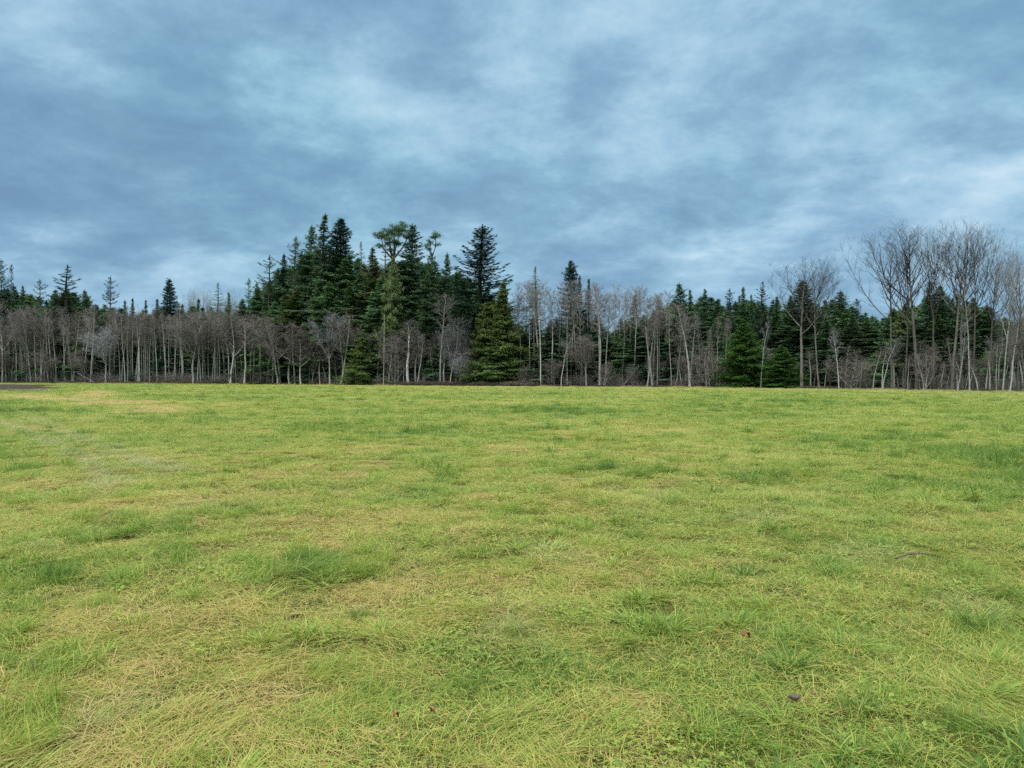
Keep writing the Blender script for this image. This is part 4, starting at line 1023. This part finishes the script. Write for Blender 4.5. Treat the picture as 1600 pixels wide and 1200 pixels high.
run(1055, 1140, 7.5, ald+lea, AL, (-1, 6), [TB, TG], [BA, BP], 'thin bare stem in front of', 'stems in front of the fir trio', 12, 44)
run(1066, 1135, 17, ['alder1', 'tallalder1'], ([1000, 1140], [480, 490]), (0, 5), [TG], [BA], 'taller bare stem with a high crown before', 'taller stems in front of the fir trio', 12, 10)
run(1172, 1300, 13, lea+['alder0', 'alder4'], AL, (0, 6), [TB, TG], [BA], 'thin bare stem standing near', 'thin stems around the first two cottonwoods', 11, 40)
run(1300, 1385, 7, lea+['alder2', 'alder6'], AL, (-2, 5), [TB, TB], [BA, BP], 'thin leaning sapling in the brown thicket below', 'saplings between the cottonwoods', 10, 40)
run(1398, 1555, 6.2, ald+lea, AL, (-3, 5), [TB, TG], [BA, BP], 'thin grey sapling under', 'saplings under the right hand cottonwoods', 11, 45)
run(1556, 1630, 4.6, ald+lea, ([1550, 1600, 1650], [470, 480, 480]), (-3, 7), [TB, TG], [BP, BA], 'crowded pale leaning stem at the right end near', 'crowded stems at the right end', 12, 60)

rnd_adj = ('dark evergreen in the rows just behind ', 'dark evergreen deeper in the wood behind ')
FL = ([-60, 0, 60, 100, 140, 200, 300, 370, 400, 425, 450, 480, 520, 560, 600, 640, 690, 740, 790, 812, 830, 870, 950, 1000, 1030, 1060, 1110, 1140, 1200, 1250, 1310, 1370, 1420, 1460, 1530, 1560, 1650],
      [440, 438, 450, 448, 458, 474, 476, 468, 448, 425, 405, 385, 372, 400, 405, 385, 408, 428, 470, 500, 510, 500, 498, 484, 472, 458, 458, 464, 466, 458, 466, 486, 470, 455, 466, 488, 495])
def zone(px):
    for x1, s in ((300, 'left third of the wood'), (420, 'dip left of the tall cluster'), (740, 'tall central cluster'), (1050, 'stretch behind the tall alders'), (1230, 'stretch behind the bright cedars'), (1700, 'stretch behind the cottonwoods')):
        if px < x1: return s
for (step, offs, keys, jit) in ((13, (12, 30), ['fir0', 'fir1', 'fir2', 'fir3', 'slim0', 'column0', 'cedar0'], 22), (15, (30, 50), ['fir0', 'fir1', 'fir2', 'column1', 'cedar1'], 20)):
    x = -60
    while x < 1660:
        px = x+rnd.uniform(-5, 5); z_ = zone(px)
        deep = min(1.0, Dpx(px)/150)
        key = rnd.choice(keys)
        tree(key, px, float(np.interp(px, *FL))+rnd.uniform(2, jit), rnd.uniform(26, 40), offs[0]*deep + rnd.uniform(0, offs[1]-offs[0])*deep, rnd_adj[int(step > 14)] + near_lm(px),
             rnd.choice(['fir_dark', 'fir_dark', 'fir_mid', 'fir_olive' if 'cedar' in key else 'fir_dark']), 'bark_fir', group='evergreens in the ' + z_)
        x += step
x = -60
while x < 1660:                                # low young evergreens just inside the edge
    px = x+rnd.uniform(-5, 5); z_ = zone(px)
    tree(rnd.choice(['young0', 'young1', 'young2', 'cedar3']), px, rnd.uniform(515, 560), rnd.uniform(16, 28), rnd.uniform(5, 12) + (9 if px < 380 else 0), 'low shaded young evergreen at the foot of ' + near_lm(px),
         rnd.choice(['fir_dark', 'fir_mid', 'fir_dark']) if px > 380 else 'fir_black', 'bark_fir', group='young evergreens inside the ' + z_)
    x += 15 if px > 380 else 30
x = 398
while x < 745:                                 # the crowded flank of the tall cluster
    px = x+rnd.uniform(-5, 5)
    tree(rnd.choice(['fir0', 'fir1', 'fir2', 'fir3', 'young0', 'column1']), px, float(np.interp(px, [398, 430, 470, 740], [470, 445, 425, 455]))+rnd.uniform(-12, 40), rnd.uniform(20, 30), rnd.uniform(1, 9),
         'mid height evergreen crowding the flank near ' + near_lm(px), rnd.choice(['fir_mid', 'fir_dark', 'fir_mid']), 'bark_fir', group='evergreens on the flank of the tall cluster')
    x += 15
x = 800
while x < 1560:
    px = x+rnd.uniform(-6, 6)
    tree(rnd.choice(['fir1', 'fir3', 'young0', 'young2', 'slim1']), px, rnd.uniform(486, 522), rnd.uniform(20, 30), rnd.uniform(3, 9),
         'mid height dark evergreen among the trunks by ' + near_lm(px), rnd.choice(['fir_mid', 'fir_dark', 'fir_dark']), 'bark_fir', group='mid height evergreens among the trunks')
    x += 19
# far bare poplars behind the dip
for k, px in enumerate((292, 303, 318, 326, 352, 366)):
    tree('cotton%d' % (k % 7), px, 450+rnd.uniform(-4, 8), 12, 70, 'distant thin grey poplar top behind the dip left of the tall cluster', 'twig_pale', 'bark_alder', group='distant poplars')

# ------------------------------------------------------------------ undergrowth, brambles and the deep wood (masses nobody could count)
def merged(pair, lm, bm):
    """trunk and crown of one tree as one mesh, for the uncountable deep wood"""
    T, C = pair[:2]
    def arr(m):
        a = np.empty(len(m.vertices)*3, np.float32); m.vertices.foreach_get('co', a)
        l = np.empty(len(m.loops), np.int32); m.loops.foreach_get('vertex_index', l)
        lt = np.empty(len(m.polygons), np.int32); m.polygons.foreach_get('loop_total', lt)
        return a.reshape(-1, 3), l, lt
    Fs = []; Vs = []; o = 0; mi = []; 
    for k, m in enumerate((T, C)):
        v, l, lt = arr(m); Vs.append(v); st = np.concatenate([[0], np.cumsum(lt)[:-1]])
        for s in (3, 4):
            q = st[lt == s]
            if len(q): Fs.append(l[q[:, None]+np.arange(s)[None]]+o); mi.append(np.full(len(q), k, np.int32))
        o += len(v)
    me = mesh_np('mass', np.concatenate(Vs), Fs); me.materials.append(bm); me.materials.append(lm)
    mi = np.concatenate(mi)
    if len(mi) == len(me.polygons): me.polygons.foreach_set('material_index', mi)
    return me
def scatter_edge(n, o0, o1, x0=-80, x1=1680):
    px = rng.uniform(x0, x1, n); off = rng.uniform(o0, o1, n); D = edge_px(px)+off
    return px, np.stack([(px-800)/F*D, D, np.zeros(n)], 1)
def shrub_mesh(seed, H, n, spread, r, mat, leaf=0):
    g = np.random.default_rng(seed); G = Geo()
    for i in range(n):
        a = g.uniform(0, 6.28); b = np.array([math.cos(a), math.sin(a), 0])*g.uniform(0, spread*.35)
        d = (math.cos(a)*g.uniform(.1, .9), math.sin(a)*g.uniform(.1, .9), 1)
        p = path(g, b, d, H*g.uniform(.6, 1.1), 5, .14, .0); G.tube(p, r*(1-np.linspace(0, .8, 6)), 3)
        twig_cloud(g, G, p, 16, H*.28, .7, r*.45, .15, .05)
    me = G.mesh('shrub'); me.materials.append(mat); return me
def cane_mesh(seed, mat):
    g = np.random.default_rng(seed); G = Geo()
    for i in range(60):
        a = g.uniform(0, 6.28); b = np.array([g.normal(0, .7), g.normal(0, .5), 0]); L = g.uniform(1.0, 2.4); s = np.linspace(0, 1, 6)
        hh = g.uniform(.5, 1.0)
        p = b + np.stack([np.cos(a)*s*L, np.sin(a)*s*L, hh*np.sin(np.pi*s*.85)*L*.42], 1); G.tube(p, np.full(6, .012), 3)
        twig_cloud(g, G, p, 9, .3, .9, .008, .1, .0, 1)
        m = 16; k = g.uniform(0, 5, m); ii = np.minimum(k.astype(int), 4); f = (k-ii)[:, None]
        G.leaves(p[ii]*(1-f)+p[ii+1]*f+g.normal(0, .06, (m, 3)), g.normal(0, 1, (m, 3)), g.normal(0, 1, (m, 3)), .10, .06, g.uniform(0, 1, m))
    me = G.mesh('cane'); me.materials.append(mat); return me
sh = [shrub_mesh(600+i, 4.0, 22, 2.0, .022, M['twig_brown' if i % 2 else 'twig_grey']) for i in range(5)]
px, p = scatter_edge(300, -1.0, 8)
n = len(px); s = rng.uniform(.35, 1.0, n)*np.interp(px, [0, 250, 800, 1600], [1.2, 1.1, .9, .7])
gn_instances('undergrowth', p, np.stack([np.zeros(n), np.zeros(n), rng.uniform(0, 6.28, n)], 1), np.stack([s*1.2, s*1.2, s], 1), rng.integers(0, 5, n), sh,
             label='tangle of bare grey brown brush between the trunks along the wood edge', category='undergrowth')
ca = [cane_mesh(620+i, M['twig_red']) for i in range(3)]
pa, qa = scatter_edge(75, -1.5, 2.5, -60, 420); pb, qb = scatter_edge(120, -3.5, -1.0, 640, 835); pc, qc = scatter_edge(90, -2.5, .0, 835, 1640); pd_, qd = scatter_edge(40, -1.5, .5, 430, 640)
p = np.vstack([qa, qb, qc, qd]); n = len(p); s = np.concatenate([rng.uniform(.5, 1.4, 75), rng.uniform(.7, 1.2, 120), rng.uniform(.25, .6, 90), rng.uniform(.3, .8, 40)])
gn_instances('bramble_thicket', p, np.stack([np.zeros(n), np.zeros(n), rng.uniform(0, 6.28, n)], 1), np.stack([s*1.2, s*1.2, s], 1), rng.integers(0, 3, n), ca,
             label='low reddish brown bramble strip where the field meets the wood', category='brambles')
vm = grass_mat('dead verge grass', False, (.75, 0, .3)); vg = np.random.default_rng(88)
ve = [join_blades('verge', [blades(vg, 150, .45, .25, .75, .008, .018, spread=.7, curl=.9, tint=(.55, 1.2))], vm) for _ in range(3)]
px, p = scatter_edge(1500, -5, 1.5, -60, 1660); kk = (fbm(px/45, p[:, 1]*0, 12, 3) > .42) | (p[:, 1] > edge_px(px)-1.5); px, p = px[kk], p[kk]; n = len(px); s = rng.uniform(.4, 1.0, n)*np.interp(px, [0, 800, 1600], [1.2, .9, .6])
gn_instances('verge_grass', p, np.stack([np.zeros(n), np.zeros(n), rng.uniform(0, 6.28, n)], 1), np.stack([s*1.3, s*1.3, s], 1), rng.integers(0, 3, n), ve,
             label='dry tan weeds and dead grass along the foot of the wood', category='dead grass')
dw = [merged(PR[k], M['fir_dark'], M['bark_fir']) for k in ('fir0', 'fir1', 'column0', 'cedar0', 'young0')]
nd = 420
px = rng.uniform(-160, 1760, nd); off = rng.uniform(30, 110, nd); D = edge_px(px)+off
top = np.interp(px, *FL)+rng.uniform(14, 60, nd)
k = rng.integers(0, 5, nd); hh0 = np.array([PR[q][2] for q in ('fir0', 'fir1', 'column0', 'cedar0', 'young0')])[k]
sz = ((HZ-top)/F*D+CAM_H)/hh0; sx = np.maximum(sz, .8)*rng.uniform(1.0, 1.4, nd)
p = np.stack([(px-800)/F*D, D, np.zeros(nd)-.05], 1)
gn_instances('deep_woodland', p, np.stack([np.zeros(nd), np.zeros(nd), rng.uniform(0, 6.28, nd)], 1), np.stack([sx, sx, sz], 1), k, dw,
             label='dark evergreen woodland mass deep behind the edge trees', category='woodland')
# dark evergreen bushes on the forest floor
def bush_mesh(seed):
    g = np.random.default_rng(seed); G = Geo()
    for i in range(26):
        a = g.uniform(0, 6.28); p = path(g, (g.normal(0, .3), g.normal(0, .3), 0), (math.cos(a)*.7, math.sin(a)*.7, 1), g.uniform(1, 2.6), 5, .12, .0); G.tube(p, np.linspace(.02, .006, 6), 3)
        m = 110; k_ = g.uniform(.4, 5, m); ii = np.minimum(k_.astype(int), 4); f = (k_-ii)[:, None]
        G.leaves(p[ii]*(1-f)+p[ii+1]*f+g.normal(0, .28, (m, 3)), g.normal(0, 1, (m, 3))+np.array([0, 0, -.4]), np.array([0, 0, 1.])+g.normal(0, .6, (m, 3)), .26, .12, g.uniform(0, 1, m))
    me = G.mesh('bush'); me.materials.append(M['understorey']); return me
bu = [bush_mesh(640+i) for i in range(3)]
px, p = scatter_edge(520, 6, 28); n = len(px); s = rng.uniform(.7, 1.8, n)
gn_instances('evergreen_understorey', p, np.stack([np.zeros(n), np.zeros(n), rng.uniform(0, 6.28, n)], 1), np.stack([s*1.3, s*1.3, s], 1), rng.integers(0, 3, n), bu,
             label='dark evergreen shrubs covering the forest floor behind the trunks', category='undergrowth')
print('objects', len(SC.objects))
